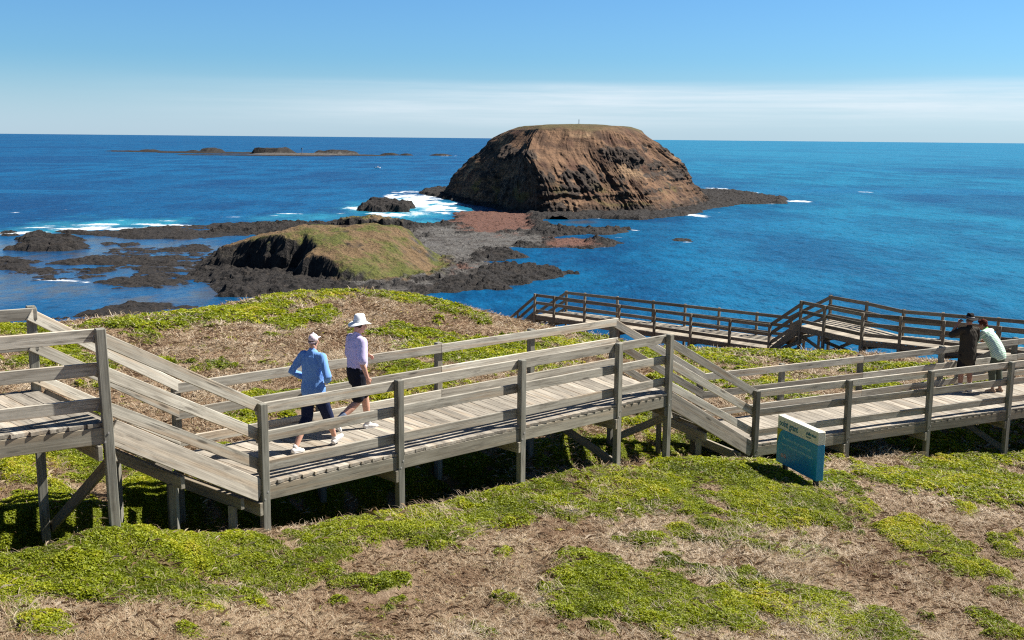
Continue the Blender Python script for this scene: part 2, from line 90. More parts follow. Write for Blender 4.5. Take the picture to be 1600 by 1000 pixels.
skyc = mix(nt, cl, skyc, SKY_CLOUD)
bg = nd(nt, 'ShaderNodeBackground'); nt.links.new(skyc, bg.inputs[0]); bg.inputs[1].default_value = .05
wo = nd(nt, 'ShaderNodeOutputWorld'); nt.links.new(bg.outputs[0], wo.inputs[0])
# ------------------------------------------------------------------ helpers
def link(o, parent=None):
    C.collection.objects.link(o)
    if parent is not None: o.parent = parent
    return o
def tag(o, label, cat, group=None):
    o['label'] = label; o['category'] = cat
    if group: o['group'] = group
    return o
def thing(name, label, cat, loc, group=None):
    o = bpy.data.objects.new(name, None); o.empty_display_size = .2; o.location = loc
    link(o); return tag(o, label, cat, group)
def npmesh(name, V, F, mat=None, parent=None, smooth=False, attrs=None, loc=(0, 0, 0)):
    """V (n,3), F list of (m,k) int arrays -> one mesh object"""
    me = bpy.data.meshes.new(name); V = np.asarray(V, np.float32)
    if not isinstance(F, list): F = [F]
    F = [np.asarray(f, np.int32) for f in F if len(f)]
    me.vertices.add(len(V)); me.vertices.foreach_set('co', (V - np.asarray(loc, np.float32)).ravel())
    nl = sum(f.size for f in F); npoly = sum(len(f) for f in F)
    me.loops.add(nl); me.loops.foreach_set('vertex_index', np.concatenate([f.ravel() for f in F]))
    tot = np.concatenate([np.full(len(f), f.shape[1], np.int32) for f in F]); st = np.r_[0, np.cumsum(tot)[:-1]].astype(np.int32)
    me.polygons.add(npoly); me.polygons.foreach_set('loop_start', st); me.polygons.foreach_set('loop_total', tot)
    me.polygons.foreach_set('use_smooth', np.full(npoly, smooth))
    for k, a in (attrs or {}).items():
        a = np.asarray(a, np.float32)
        if a.ndim == 1:
            at = me.attributes.new(k, 'FLOAT', 'POINT'); at.data.foreach_set('value', a)
        else:
            at = me.attributes.new(k, 'FLOAT_VECTOR', 'POINT'); at.data.foreach_set('vector', a.ravel())
    me.update(calc_edges=True); me.validate()
    if mat is not None: me.materials.append(mat)
    o = bpy.data.objects.new(name, me); o.location = loc if parent is None else (0, 0, 0)
    return link(o, parent)
def grid_faces(nx, ny):
    i = np.arange(nx * ny).reshape(ny, nx)
    return np.stack([i[:-1, :-1], i[:-1, 1:], i[1:, 1:], i[1:, :-1]], -1).reshape(-1, 4)
def hsh(ix, iy, s):
    n = (ix.astype(np.int64) * 374761393 + iy.astype(np.int64) * 668265263 + s * 982451653) & 0x7fffffff
    n = ((n ^ (n >> 13)) * 1274126177) & 0x7fffffff
    return ((n ^ (n >> 16)) & 0xffff) / 65535.
def vn(x, y, s=0):
    ix = np.floor(x).astype(np.int64); iy = np.floor(y).astype(np.int64); fx = x - ix; fy = y - iy
    fx = fx * fx * (3 - 2 * fx); fy = fy * fy * (3 - 2 * fy)
    return (hsh(ix, iy, s) * (1 - fx) + hsh(ix + 1, iy, s) * fx) * (1 - fy) + (hsh(ix, iy + 1, s) * (1 - fx) + hsh(ix + 1, iy + 1, s) * fx) * fy
def fbm(x, y, o=4, s=0, g=.5):
    a, t, r = 1., 0., 0
    for k in range(o):
        r = r + a * (vn(x, y, s + k * 17) - .5); t += a; a *= g; x = x * 2.03 + 11.3; y = y * 2.03 + 5.7
    return r / t * 2          # about -1..1
def worley(x, y, s=0):
    ix = np.floor(x).astype(np.int64); iy = np.floor(y).astype(np.int64); b = np.full(x.shape, 9.); idv = np.zeros(x.shape)
    for dx in (-1, 0, 1):
        for dy in (-1, 0, 1):
            cx, cy = ix + dx, iy + dy
            d = (cx + hsh(cx, cy, s) - x) ** 2 + (cy + hsh(cx, cy, s + 5) - y) ** 2
            m = d < b; b = np.where(m, d, b); idv = np.where(m, hsh(cx, cy, s + 9), idv)
    return np.sqrt(b), idv
def ss(a, b, x):
    t = np.clip((x - a) / (b - a), 0, 1); return t * t * (3 - 2 * t)
def ellipses(E, x, y, wob=0.):
    m = np.full(x.shape, -9.)
    for cx, cy, ax, ay, s in E:
        d = 1 - np.sqrt(((x - cx) / ax) ** 2 + ((y - cy) / ay) ** 2)
        m = np.maximum(m, np.clip(d, -3, 1) * (1 if s >= .99 else s) - (1 - min(s, 1)) * .35)
    return m
def sdist(poly, x, y):
    """signed distance, positive inside"""
    p = np.asarray(poly, float); best = np.full(x.shape, 1e9); ins = np.zeros(x.shape, bool)
    for i in range(len(p)):
        a, b = p[i], p[(i + 1) % len(p)]; e = b - a
        t = np.clip(((x - a[0]) * e[0] + (y - a[1]) * e[1]) / max(e @ e, 1e-9), 0, 1)
        best = np.minimum(best, (x - a[0] - e[0] * t) ** 2 + (y - a[1] - e[1] * t) ** 2)
        if abs(e[1]) > 1e-9:
            c = (a[1] > y) != (b[1] > y); ins ^= c & (x < e[0] * (y - a[1]) / e[1] + a[0])
    d = np.sqrt(best); return np.where(ins, d, -d)
def tps_fit(P, S, lam=.002):
    P = np.asarray(P, float); q = P[:, :2] / S; N = len(q); r = ((q[:, None] - q[None]) ** 2).sum(-1)
    K = np.where(r > 0, r * np.log(np.maximum(r, 1e-12)), 0) + lam * np.eye(N)
    A = np.zeros((N + 3, N + 3)); A[:N, :N] = K; A[:N, N] = 1; A[:N, N + 1:] = q; A[N:, :N] = A[:N, N:].T
    w = np.linalg.solve(A, np.r_[P[:, 2], 0, 0, 0])
    def f(x, y):
        x = np.asarray(x, float); sh = x.shape; Q = np.stack([x.ravel(), np.asarray(y, float).ravel()], -1) / S; z = np.empty(len(Q))
        for k in range(0, len(Q), 20000):
            c = Q[k:k + 20000]; r = ((c[:, None] - q[None]) ** 2).sum(-1)
            z[k:k + 20000] = np.where(r > 0, r * np.log(np.maximum(r, 1e-12)), 0) @ w[:N] + w[N] + c @ w[N + 1:]
        return z.reshape(sh)
    return f
# ------------------------------------------------------------------ materials
def newmat(name, rough=.8, spec=.3):
    m = bpy.data.materials.new(name); m.use_nodes = True; t = m.node_tree; b = t.nodes['Principled BSDF']
    b.inputs['Roughness'].default_value = rough; b.inputs['Specular IOR Level'].default_value = spec
    return m, t, b
def bump(t, b, h, strength, dist=.01):
    n = t.nodes.new('ShaderNodeBump'); n.inputs['Strength'].default_value = strength; n.inputs['Distance'].default_value = dist
    t.links.new(h, n.inputs['Height']); t.links.new(n.outputs[0], b.inputs['Normal']); return n
def setc(t, b, c):
    if isinstance(c, tuple): b.inputs['Base Color'].default_value = (*c, 1)
    else: t.links.new(c, b.inputs['Base Color'])
def objco(t): return nd(t, 'ShaderNodeNewGeometry').outputs['Position']
def plain(name, col, var=.25, scale=30, rough=.8, spec=.3, bmp=.15, dist=.003):
    m, t, b = newmat(name, rough, spec); p = nd(t, 'ShaderNodeTexCoord').outputs['Object']
    f = noise(t, p, scale, 5, .6); lo = tuple(c * (1 - var) for c in col); hi = tuple(min(c * (1 + var), 1) for c in col)
    setc(t, b, mix(t, f, lo, hi)); bump(t, b, f, bmp, dist); return m
def wood(name, lo, hi, stain=(.10, .09, .07), warm=(.40, .27, .15), warmth=.35):
    m, t, b = newmat(name, .82, .2)
    wc = attr(t, 'wc', 'Vector'); wr = attr(t, 'wr')
    g1 = noise(t, scalev(t, wc, (.9, 34, 34)), 1, 6, .65, .6)
    g2 = noise(t, scalev(t, wc, (3, 160, 160)), 1, 3, .6)
    bl = noise(t, scalev(t, wc, (1.1, 5, 5)), 1, 5, .65, .8)
    bl2 = noise(t, scalev(t, wc, (.45, 9, 9)), 1, 3, .5, .3)
    v = mathn(t, 'ADD', mathn(t, 'MULTIPLY', g1, .55), mathn(t, 'ADD', mathn(t, 'MULTIPLY', bl, .35), mathn(t, 'MULTIPLY', g2, .25)))
    c = mix(t, mapr(t, v, .36, .78), lo, hi)
    c = mix(t, mathn(t, 'MULTIPLY', mapr(t, bl2, .5, .68), warmth), c, warm)
    vo = nd(t, 'ShaderNodeTexVoronoi'); vo.inputs['Scale'].default_value = 1; vo.inputs['Randomness'].default_value = 1
    t.links.new(scalev(t, wc, (1.25, 7, 7)), vo.inputs['Vector'])
    kn = mathn(t, 'MULTIPLY', mapr(t, vo.outputs['Distance'], .17, .05), mapr(t, noise(t, scalev(t, wc, (.6, 3, 3)), 1, 1), .42, .5))
    ring = mathn(t, 'MULTIPLY', mathn(t, 'SINE', mathn(t, 'MULTIPLY', vo.outputs['Distance'], 75)), mapr(t, vo.outputs['Distance'], .3, .08))
    c = mix(t, mathn(t, 'MULTIPLY', kn, .85), c, stain)
    c = mix(t, mapr(t, ring, .3, 1.2, 0, .35), c, stain)
    st = noise(t, scalev(t, wc, (1.8, 12, 12)), 1, 6, .7)
    c = mix(t, mapr(t, st, .50, .74, 0, .75), c, stain)
    k = mathn(t, 'ADD', .66, mathn(t, 'MULTIPLY', wr, .62))
    hs = nd(t, 'ShaderNodeHueSaturation'); t.links.new(k, hs.inputs['Value']); t.links.new(c, hs.inputs['Color'])
    crk = mathn(t, 'MULTIPLY', mapr(t, noise(t, scalev(t, wc, (1.2, 55, 55)), 1, 2, .5), .63, .70), mapr(t, noise(t, scalev(t, wc, (1.6, 4, 4)), 1, 2), .50, .58))
    setc(t, b, mix(t, mathn(t, 'MULTIPLY', crk, .75), hs.outputs[0], (.03, .026, .02)))
    bump(t, b, mathn(t, 'ADD', g1, mathn(t, 'MULTIPLY', g2, .5)), .35, .004)
    return m
M = {}
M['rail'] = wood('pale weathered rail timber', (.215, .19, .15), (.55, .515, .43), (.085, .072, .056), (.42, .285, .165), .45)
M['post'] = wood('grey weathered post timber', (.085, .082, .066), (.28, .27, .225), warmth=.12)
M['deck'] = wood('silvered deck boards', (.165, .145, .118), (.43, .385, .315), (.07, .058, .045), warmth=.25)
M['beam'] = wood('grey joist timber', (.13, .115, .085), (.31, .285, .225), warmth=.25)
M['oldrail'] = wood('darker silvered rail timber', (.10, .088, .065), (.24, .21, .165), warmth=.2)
M['olddeck'] = wood('grey far deck boards', (.20, .175, .135), (.40, .35, .28), warmth=.15)
# ------------------------------------------------------------------ near headland ground
gtps = tps_fit(GROUND_SURVEY, 10.)
def axis(lo, a, b, hi, step, grow=1.22):
    c = list(np.arange(a, b + step / 2, step)); s = step; x = c[-1]
    while x < hi: s *= grow; x += s; c.append(x)
    s = step; x = c[0]; L = []
    while x > lo: s *= grow; x -= s; L.append(x)
    return np.array(L[::-1] + c)
GX = axis(-150, -17, 21, 150, .11); GY = axis(-40, 8.2, 49, 150, .11)
X, Y = np.meshgrid(GX, GY)
Zb = np.clip(gtps(X, Y), -6, 34)
far = ss(60, 95, np.hypot(X * .8, Y)); Zb = Zb * (1 - far) + np.minimum(Zb, 26 - far * 32) * far
wx = X + .5 * fbm(X * .5, Y * .5, 3, 3); wy = Y + .8 * fbm(X * .5, Y * .5, 3, 9)
gm = ellipses(GREEN_PATCHES, wx, wy)
n1 = fbm(X * .9, Y * .9, 5, 21, .62); n2 = fbm(X * 3.1, Y * 3.1, 4, 31, .6)
wild = ss(20, 26, np.abs(X - .28 * Y) ) # beyond the surveyed patches
gm = np.maximum(gm, -.42)
n3 = fbm(X * 7, Y * 7, 3, 37, .6)
GM = ss(-.12, .30, gm + .66 * n1 + .52 * n2 + .22 * n3 - .02)
be = ss(-.1, .4, ellipses(BARE_PATCHES, wx, wy) + .6 * n2 + .3 * n1); BM = np.maximum(be, .8 * ss(.30, .55, fbm(X * .7, Y * .7, 5, 45, .62)))
GM = GM * (1 - .85 * BM * ss(.95, .5, GM)) * (1 - .6 * be)
# low lip of matted plants in front of the near posts, hollow under the decks
def along(points, x, y):
    d = np.full(x.shape, 99.); 
    for a, b in zip(points[:-1], points[1:]):
        a = np.array(a); b = np.array(b); e = b - a; t = np.clip(((x - a[0]) * e[0] + (y - a[1]) * e[1]) / (e @ e), 0, 1)
        s = np.sign(e[0] * (y - a[1]) - e[1] * (x - a[0])); q = np.hypot(x - a[0] - e[0] * t, y - a[1] - e[1] * t)
        d = np.where(q < np.abs(d), q * np.where(s == 0, 1, s), d)
    return d
frontline = WALK['up_near'] + WALK['main_near'] + WALK['low_near']
dl = along(frontline, X, Y)      # >0 beyond the line (under the deck)
GM = np.maximum(GM, .85 * ss(-.1, .25, dl) * ss(2.6, 2.0, dl) * ss(34, 30, Y) * ss(-.45, .0, n2))
mound = GM * (.05 + .09 * np.clip(n1 + .35, 0, 1) + .05 * np.clip(n2, 0, 1)) * (1 + .35 * ss(25, 40, Y))
ripple = .05 * fbm(X * .7, Y * .7, 3, 41) + .022 * fbm(X * 4, Y * 4, 4, 51)
lip = .035 * np.exp(-((dl + .22) / .28) ** 2) - (.24 + .40 * ss(.8, -1.6, X)) * ss(-.03, .4, dl) * ss(2.5, 1.5, dl)
nearw = ss(34, 30, Y)
ZG_ = Zb - .07 + mound + ripple + lip * nearw
def bil(A, x, y):
    i = np.clip(np.searchsorted(GX, x) - 1, 0, len(GX) - 2); j = np.clip(np.searchsorted(GY, y) - 1, 0, len(GY) - 2)
    u = (x - GX[i]) / (GX[i + 1] - GX[i]); v = (y - GY[j]) / (GY[j + 1] - GY[j])
    return (A[j, i] * (1 - u) + A[j, i + 1] * u) * (1 - v) + (A[j + 1, i] * (1 - u) + A[j + 1, i + 1] * u) * v
def gz(x, y): return float(bil(ZG_, np.array([float(x)]), np.array([float(y)]))[0])
m, t, b = newmat('dry headland soil', .95, .1)
p = objco(t)
f1 = noise(t, p, 1.3, 6, .65); f2 = noise(t, p, 14, 6, .7); f3 = noise(t, scalev(t, p, (60, 60, 60)), 1, 4, .7)
straw = mix(t, mapr(t, f2, .3, .7), (.25, .18, .12), (.48, .375, .27))
straw = mix(t, mapr(t, f1, .42, .62), straw, (.36, .25, .16))
straw = mix(t, mapr(t, f3, .35, .65, 0, .6), (.15, .10, .062), straw)
soil = mix(t, f2, (.065, .038, .023), (.17, .105, .062))
c = mix(t, mapr(t, attr(t, 'bare'), .35, .8, 0, .85), straw, soil)
gr = mix(t, f3, (.045, .055, .007), (.14, .165, .014))
c = mix(t, mapr(t, attr(t, 'green'), .25, .7), c, gr)
setc(t, b, c); bump(t, b, mathn(t, 'ADD', f3, mathn(t, 'MULTIPLY', f2, 1.5)), .8, .03)
M['ground'] = m
g = npmesh('ground', np.stack([X, Y, ZG_], -1).reshape(-1, 3), grid_faces(len(GX), len(GY)), M['ground'], smooth=True,
           attrs={'green': GM.ravel(), 'bare': BM.ravel()}); g['kind'] = 'structure'
# ------------------------------------------------------------------ sea
SX = axis(-60000, -190, 200, 60000, 1.3, 1.16); SY = axis(-300, 165, 560, 90000, 1.3, 1.10)
sx, sy = np.meshgrid(SX, SY)
wn = fbm(sx * .03, sy * .016, 3, 61); wsx = sx + 5 * fbm(sx * .05, sy * .05, 3, 63); wsy = sy + 8 * fbm(sx * .05, sy * .03, 3, 65)
fo = ellipses(FOAM, wsx, wsy)
st = fbm(sx * .10, sy * .05, 5, 71, .65); sh0 = ss(-.1, .5, ellipses(SHALLOWS, wsx, wsy) + .35 * wn)
foam = ss(-.30, .50, fo + .75 * st - .05)
reefd = np.full(sx.shape, -60.)
for k, pl in REEF_OUTLINES.items(): reefd = np.maximum(reefd, sdist(pl, sx, sy) if len(pl) else -60)
foam = np.maximum(foam, .75 * (1 - .85 * sh0) * ss(-3.0, -.2, reefd + 2.5 * fbm(sx * .12, sy * .1, 3, 77) - 1.2) * ss(.05, .45, fbm(sx * .022, sy * .022, 2, 79) + .1))
sh = ss(-.1, .5, ellipses(SHALLOWS, wsx, wsy) + .35 * wn)
tq = ss(-.2, .7, ellipses(TURQUOISE, wsx, wsy) + .6 * st)
foam = foam * ss(-.6, .25, fbm(sx * .22, sy * .12, 4, 73, .65) + .5 * fo)
m, t, b = newmat('sea water', .2, .5)
p = objco(t); cd = nd(t, 'ShaderNodeSeparateXYZ'); t.links.new(p, cd.inputs[0])
big = noise(t, scalev(t, p, (.004, .0014, 0)), 1, 5, .6); med = noise(t, scalev(t, p, (.03, .012, 0)), 1, 5, .6)
rightw = mapr(t, mathn(t, 'SUBTRACT', cd.outputs[0], mathn(t, 'MULTIPLY', cd.outputs[1], .05)), -60, 170)
deep = mix(t, mapr(t, med, .35, .65), (.0005, .035, .110), (.0012, .078, .19))
deepr = mix(t, mapr(t, med, .35, .65), (.004, .088, .170), (.010, .162, .262))
col = mix(t, mathn(t, 'MULTIPLY', rightw, .8), deep, deepr)  # brighter right side: sun glitter and sky reflection put into the colour
col = mix(t, mapr(t, big, .45, .62, 0, .6), col, (.001, .028, .10))
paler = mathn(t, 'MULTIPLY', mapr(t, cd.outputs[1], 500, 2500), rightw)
col = mix(t, mathn(t, 'MULTIPLY', paler, .45), col, (.03, .21, .32))  # horizon haze put into the water colour, right side only
stk = noise(t, scalev(t, p, (.0016, .012, 0)), 1, 5, .6, .4)
col = mix(t, mapr(t, stk, .54, .66, 0, .45), col, (.006, .115, .245))
rp = noise(t, scalev(t, p, (.24, .12, 0)), 1, 7, .72)  # mask for ripple light and shade put into the water colour
col = mix(t, mapr(t, rp, .48, .72, 0, .7), col, (.0004, .018, .058))
col = mix(t, mapr(t, rp, .46, .28, 0, .55), col, (.005, .14, .31))
sha = attr(t, 'shallow'); bed = noise(t, scalev(t, p, (.09, .05, 0)), 1, 6, .7)
col = mix(t, mathn(t, 'MULTIPLY', sha, mapr(t, bed, .45, .62, .0, .9)), col, mix(t, noise(t, p, .3, 5), (.035, .035, .030), (.09, .065, .04)))
col = mix(t, mathn(t, 'MULTIPLY', attr(t, 'turq'), .6), col, (.03, .28, .36))
fm = attr(t, 'foam'); fn_ = noise(t, scalev(t, p, (.5, .3, 0)), 1, 6, .75)
fn2 = noise(t, scalev(t, p, (.14, .07, 0)), 1, 5, .7)
fa = mapr(t, mathn(t, 'ADD', fm, mathn(t, 'ADD', mathn(t, 'MULTIPLY', mathn(t, 'SUBTRACT', fn_, .5), 1.3), mathn(t, 'MULTIPLY', mathn(t, 'SUBTRACT', fn2, .5), 1.2))), .48, 1.22)
col = mix(t, fa, col, (.80, .83, .84))
setc(t, b, col)
w1 = noise(t, scalev(t, p, (.16, .09, .1)), 1, 3, .6); w2 = noise(t, scalev(t, p, (.8, .45, .5)), 1, 5, .65)
h = mathn(t, 'ADD', mathn(t, 'MULTIPLY', w1, 2.2), mathn(t, 'MULTIPLY', w2, .9))
bn = bump(t, b, h, .62, 1.0)
calm = mathn(t, 'SUBTRACT', .62, mathn(t, 'MULTIPLY', sha, .40)); t.links.new(calm, bn.inputs['Strength'])
rr = mathn(t, 'SUBTRACT', .30, mathn(t, 'MULTIPLY', sha, .18)); rr = mathn(t, 'ADD', rr, mathn(t, 'MULTIPLY', fa, .5)); t.links.new(rr, b.inputs['Roughness'])
b.inputs['IOR'].default_value = 1.33
sp = mathn(t, 'ADD', .05, mathn(t, 'MULTIPLY', sha, .5)); t.links.new(sp, b.inputs['Specular IOR Level'])
s = npmesh('sea', np.stack([sx, sy, np.zeros_like(sx)], -1).reshape(-1, 3), grid_faces(len(SX), len(SY)), m, smooth=True,
           attrs={'foam': foam.ravel(), 'shallow': sh.ravel(), 'turq': tq.ravel()}); s['kind'] = 'structure'
# ------------------------------------------------------------------ rock shore (headland, spit, reefs)
def rockmat(name):
    m, t, b = newmat(name, .85, .25); p = objco(t)
    a = noise(t, p, .35, 6, .65); c2 = noise(t, p, 1.8, 6, .7); vo = nd(t, 'ShaderNodeTexVoronoi'); vo.inputs['Scale'].default_value = .9; t.links.new(p, vo.inputs['Vector'])
    rock = mix(t, mapr(t, c2, .3, .7), (.008, .007, .007), (.043, .036, .031))
    rock = mix(t, mapr(t, a, .5, .7, 0, .6), rock, (.056, .043, .033))
    rock = mix(t, mapr(t, vo.outputs['Distance'], .55, .2, .3, 0), rock, (.006, .006, .006))
    gv = mix(t, mapr(t, c2, .3, .7), (.040, .037, .034), (.165, .155, .142))
    gv = mix(t, mapr(t, noise(t, p, .16, 6, .7), .45, .62, 0, .75), gv, (.05, .042, .036))
    rd = mix(t, mapr(t, c2, .3, .7), (.045, .024, .018), (.19, .088, .060))
    gs = mix(t, mapr(t, c2, .3, .7), (.045, .052, .010), (.125, .130, .026))
    gs = mix(t, mapr(t, noise(t, p, .09, 6, .68), .44, .58, 0, .9), gs, mix(t, mapr(t, c2, .3, .7), (.09, .055, .028), (.22, .135, .072)))
    gs = mix(t, mapr(t, noise(t, p, .7, 4, .6), .60, .72, 0, .8), gs, (.04, .028, .018))
    up = nd(t, 'ShaderNodeSeparateXYZ'); t.links.new(nd(t, 'ShaderNodeNewGeometry').outputs['Normal'], up.inputs[0])
    col = mix(t, attr(t, 'gravel'), rock, gv); col = mix(t, attr(t, 'red'), col, rd); col = mix(t, attr(t, 'grass'), col, gs)
    setc(t, b, col); bump(t, b, mathn(t, 'ADD', c2, a), .9, .8)
    return m
M['rock'] = rockmat('dark basalt shore')
KNOLL_EDGE = [[-69, 247], [-68, 240.5], [-60, 238.5], [-54, 237.5], [-48, 234], [-47, 226], [-45, 220], [-38, 215.5], [-30, 214], [-21, 217], [-15, 228], [-12, 246], [-14, 263], [-22, 270], [-36, 270], [-48, 263], [-58, 252]]
OUTCROP_EDGE = [[-45, 273], [-40, 268], [-35, 269.5], [-31, 269], [-27.5, 273], [-28, 279], [-33, 283], [-40, 284], [-46, 279]]
def shore(name, keys, x0, x1, y0, y1, step, hmax, knoll=None):
    xs = np.arange(x0, x1, step); ys = np.arange(y0, y1, step); x, y = np.meshgrid(xs, ys)
    wx = x + 3.2 * fbm(x * .09, y * .09, 4, 81) + 1.4 * fbm(x * .4, y * .4, 3, 83); wy = y + 4.5 * fbm(x * .09, y * .07, 4, 85) + 1.6 * fbm(x * .4, y * .4, 3, 87)
    h = np.full(x.shape, -3.); cov = {k: np.zeros(x.shape) for k in ('grass', 'gravel', 'red')}
    w, wid = worley(wx * .36, wy * .30, 3); w2, wid2 = worley(wx * .85, wy * .75, 5)
    plates = .9 * (wid - .45) + .45 * (wid2 - .5) - .35 * ss(.28, .6, w2) * (wid2 > .3)
    boulders = (.62 - w) * 1.5 * (wid > .45) + (.6 - w2) * .8 * (wid2 > .25)
    ln = fbm(x * .07 + y * .02, y * .22, 4, 91, .62)
    rough = .9 * fbm(x * .13, y * .13, 5, 93, .6) + .55 * (.5 - 2 * np.abs(fbm(x * .5, y * .42, 4, 95, .6)))
    for k in keys:
        d = sdist(REEF_OUTLINES[k], wx, wy); top = hmax.get(k, 1.2)
        edge_ = ss(-5, 1.5, d)
        if top < 1.45: hk = -.9 + edge_ * (.9 + .42 * top) + edge_ * (plates * .55 + .95 * ln * ss(4, -3, d) + rough * .3)
        elif k == 'main': hk = -1.2 + edge_ * 1.2 + 1.0 * ss(-1.5, 5, d) + edge_ * (boulders * .85 + rough * .75 + .35 * ln)
        else: hk = -1.4 + 1.4 * edge_ + top * ss(-1.2, 2.6, d) + edge_ * (plates * .7 + boulders * .3 + rough * .55 - .25)
        h = np.maximum(h, np.where(d > -7, hk, -3))
    if knoll is not None:
        for k in cov:
            e = ellipses(COAST_COVER[k], wx, wy); cov[k] = ss(-.05, .25, e + .75 * fbm(x * .12, y * .09, 6, 101 + len(k), .66))
        kz = tps_fit(knoll, 30., .01)(x, y)
        wk = (x + 3.4 * fbm(x * .13, y * .13, 4, 111) + 1.0 * fbm(x * .5, y * .5, 3, 112), y + 4 * fbm(x * .13, y * .11, 4, 113) + 1.3 * fbm(x * .5, y * .5, 3, 114))
        dk = sdist(KNOLL_EDGE, *wk); do = sdist(OUTCROP_EDGE, *wk)
        kz = .93 * np.clip(kz, 0, 11) + 1.5 * fbm(x * .075, y * .075, 5, 115, .55) + .55 * fbm(x * .45, y * .45, 4, 116, .6)
        cliff = ss(-46, -50, x) * ss(252, 244, y)
        er_ = ss(-34, -22, x); kk = (ss(-1.6, 5.0, dk) * (1 - er_) + ss(-1.6, 15., dk) * er_) * (1 - cliff) + (ss(-2.2, .2, dk) * .55 + ss(.2, 3.2, dk) * .45) * cliff
        edge = ss(4.5, .3, dk) * ss(-3, 0, dk)
        h = np.maximum(h, np.where(dk > -1.6, kz * kk + (boulders * .8 + rough * .6) * edge - .4 * (1 - kk), -3))
        h = np.maximum(h, np.where(do > -1.5, (9.3 + 1.4 * fbm(x * .2, y * .2, 3, 119)) * ss(-1.5, 2.0, do) + rough * .5 + plates * .5, -3))
        flat = 1 - np.maximum(cov['gravel'], cov['red']) * .82
        h = np.where((dk < -1) & (do < -1) & (h > .35), .35 + (h - .35) * flat + .5 * np.maximum(cov['gravel'], cov['red']) * np.clip(boulders - .5, 0, 1), h)
        gx = np.gradient(h, step, axis=1); gy = np.gradient(h, step, axis=0); slope = np.hypot(gx, gy)
        cov['grass'] = ss(.6, 3.2, np.maximum(dk, do) + 2.2 * fbm(x * .22, y * .18, 5, 117, .62)) * ss(1.3, .8, slope) * (1 - .8 * ss(.32, .5, fbm(x * .18, y * .15, 5, 118, .62)))
        cov['red'] *= (h < 5) * ss(2.0, 1.0, slope); cov['gravel'] *= (1 - cov['grass']) * ss(1.6, .9, slope)
    h = np.where(np.abs(h) < .012, -.05, h)
    o = npmesh(name, np.stack([x, y, h], -1).reshape(-1, 3), grid_faces(len(xs), len(ys)), M['rock'], smooth=False,
               attrs={k: v.ravel() for k, v in cov.items()})
    return o
o = shore('rocky_shore', ['main', 'rf'], -95, 40, 196, 440, .45, {'main': 1.5}, KNOLL); o['kind'] = 'structure'
for i, (k, lab, ht) in enumerate((('slab', 'long flat topped black rock ringed by white surf beside the island spit', 2.9),
        ('r1', 'broad stepped black rock shelf in the shallows, nearer half of the leftmost pair', 1.6),
        ('r2', 'dark reef strip lying along the line of breaking surf', 1.1),
        ('r3', 'dark low reef cut by the left edge of the view', .9),
        ('r4', 'long low reef band across the middle of the shallows', .8),
        ('r5', 'ragged low reef closest to the headland cliff foot in the shallows', .7),
        ('r6', 'black reef just beyond the brow of the grassy slope', 1.3),
        ('r7', 'thin broken reef strip between two longer reef bands', .5),
        ('r8', 'small lone pointed rock standing in the shallows', 1.2),
        ('r9', 'tiny rock in the water past the end of the near handrail', .8),
        ('r10', 'very small flat rock inside the lagoon behind the stepped shelf', .5),
        ('r11', 'small flat rock with its long side to the surf in the lagoon', .6),
        ('r12', 'patchy rubble reef off the dark cliff of the grassy knoll', .6),
        ('r13', 'low dark rock at the far left behind the stepped shelf', .7),
        ('r14', 'scattered rubble of small dark rocks in the shallows off the knoll', .02),
        ('r15', 'scattered dark rocks awash below the left end of the reef bands', .0),
        ('r16', 'ragged dark shelf between the surf line and the knoll', .35),
        ('rr', 'lone wave washed rock in the open blue bay', 1.0))):
    P = np.array(REEF_OUTLINES[k]); lo = P.min(0) - 9; hi = P.max(0) + 9
    st_ = .45 if (hi - lo).max() < 60 else .6
    o = shore('rock_reef', [k], lo[0], hi[0], lo[1], hi[1], st_, {k: ht}); tag(o, lab, 'reef')
    for a in ('grass', 'gravel', 'red'): pass
# ------------------------------------------------------------------ round island
RINGS = [(-1, [(14,424),(43,434),(62,439),(89,494),(97,525),(95,578),(56,612),(5,612),(-38,591),(-36,550),(-19,499),(-2,446)]),
 (3, [(14,426),(42,438),(60,443),(86,495),(92,525),(91,575),(54,607),(5,607),(-34,587),(-31,550),(-17,501),(0,449)]),
 (10, [(13,431),(39,446),(56,452),(80,498),(86,525),(85,570),(52,600),(5,602),(-29,583),(-27,550),(-14,504),(1,454)]),
 (20, [(9,442),(33,458),(51,467),(73,500),(79,525),(77,562),(49,590),(8,592),(-19,577),(-19,550),(-9,508),(2,460)]),
 (24, [(7,452),(31,463),(49,473),(67,501),(73,525),(70,559),(47,586),(9,587),(-13,572),(-13,548),(-5,512),(2,470)]),
 (28, [(8,461),(30,469),(49,479),(63,502),(69,525),(67,556),(45,581),(11,581),(-9,567),(-11,546),(-2,514),(5,478)]),
 (34.0, [(11,472),(31,478),(46,488),(55,505),(61.5,525),(59,551),(42,571),(15,570),(0,560),(-2.5,541),(3,515),(10,489)])]
_rim = np.array(RINGS[-1][1], float); _c = np.array([29., 524.])
RINGS += [(35.7, [tuple(_c + (p - _c) * .84) for p in _rim]), (36.6, [tuple(_c + (p - _c) * .42) for p in _rim]), (36.9, [tuple(_c + (p - _c) * .06) for p in _rim])]
NT, = (1120,)
def percat(pts, n):
    p = np.array(pts, float); k = len(p); t = np.arange(n) / n * k; i = t.astype(int); f = (t - i)[:, None]
    a, b_, c_, d_ = p[(i - 1) % k], p[i % k], p[(i + 1) % k], p[(i + 2) % k]
    cat = .5 * (2 * b_ + (c_ - a) * f + (2 * a - 5 * b_ + 4 * c_ - d_) * f ** 2 + (3 * b_ - a - 3 * c_ + d_) * f ** 3)
    return .55 * cat + .45 * (b_ * (1 - f) + c_ * f)
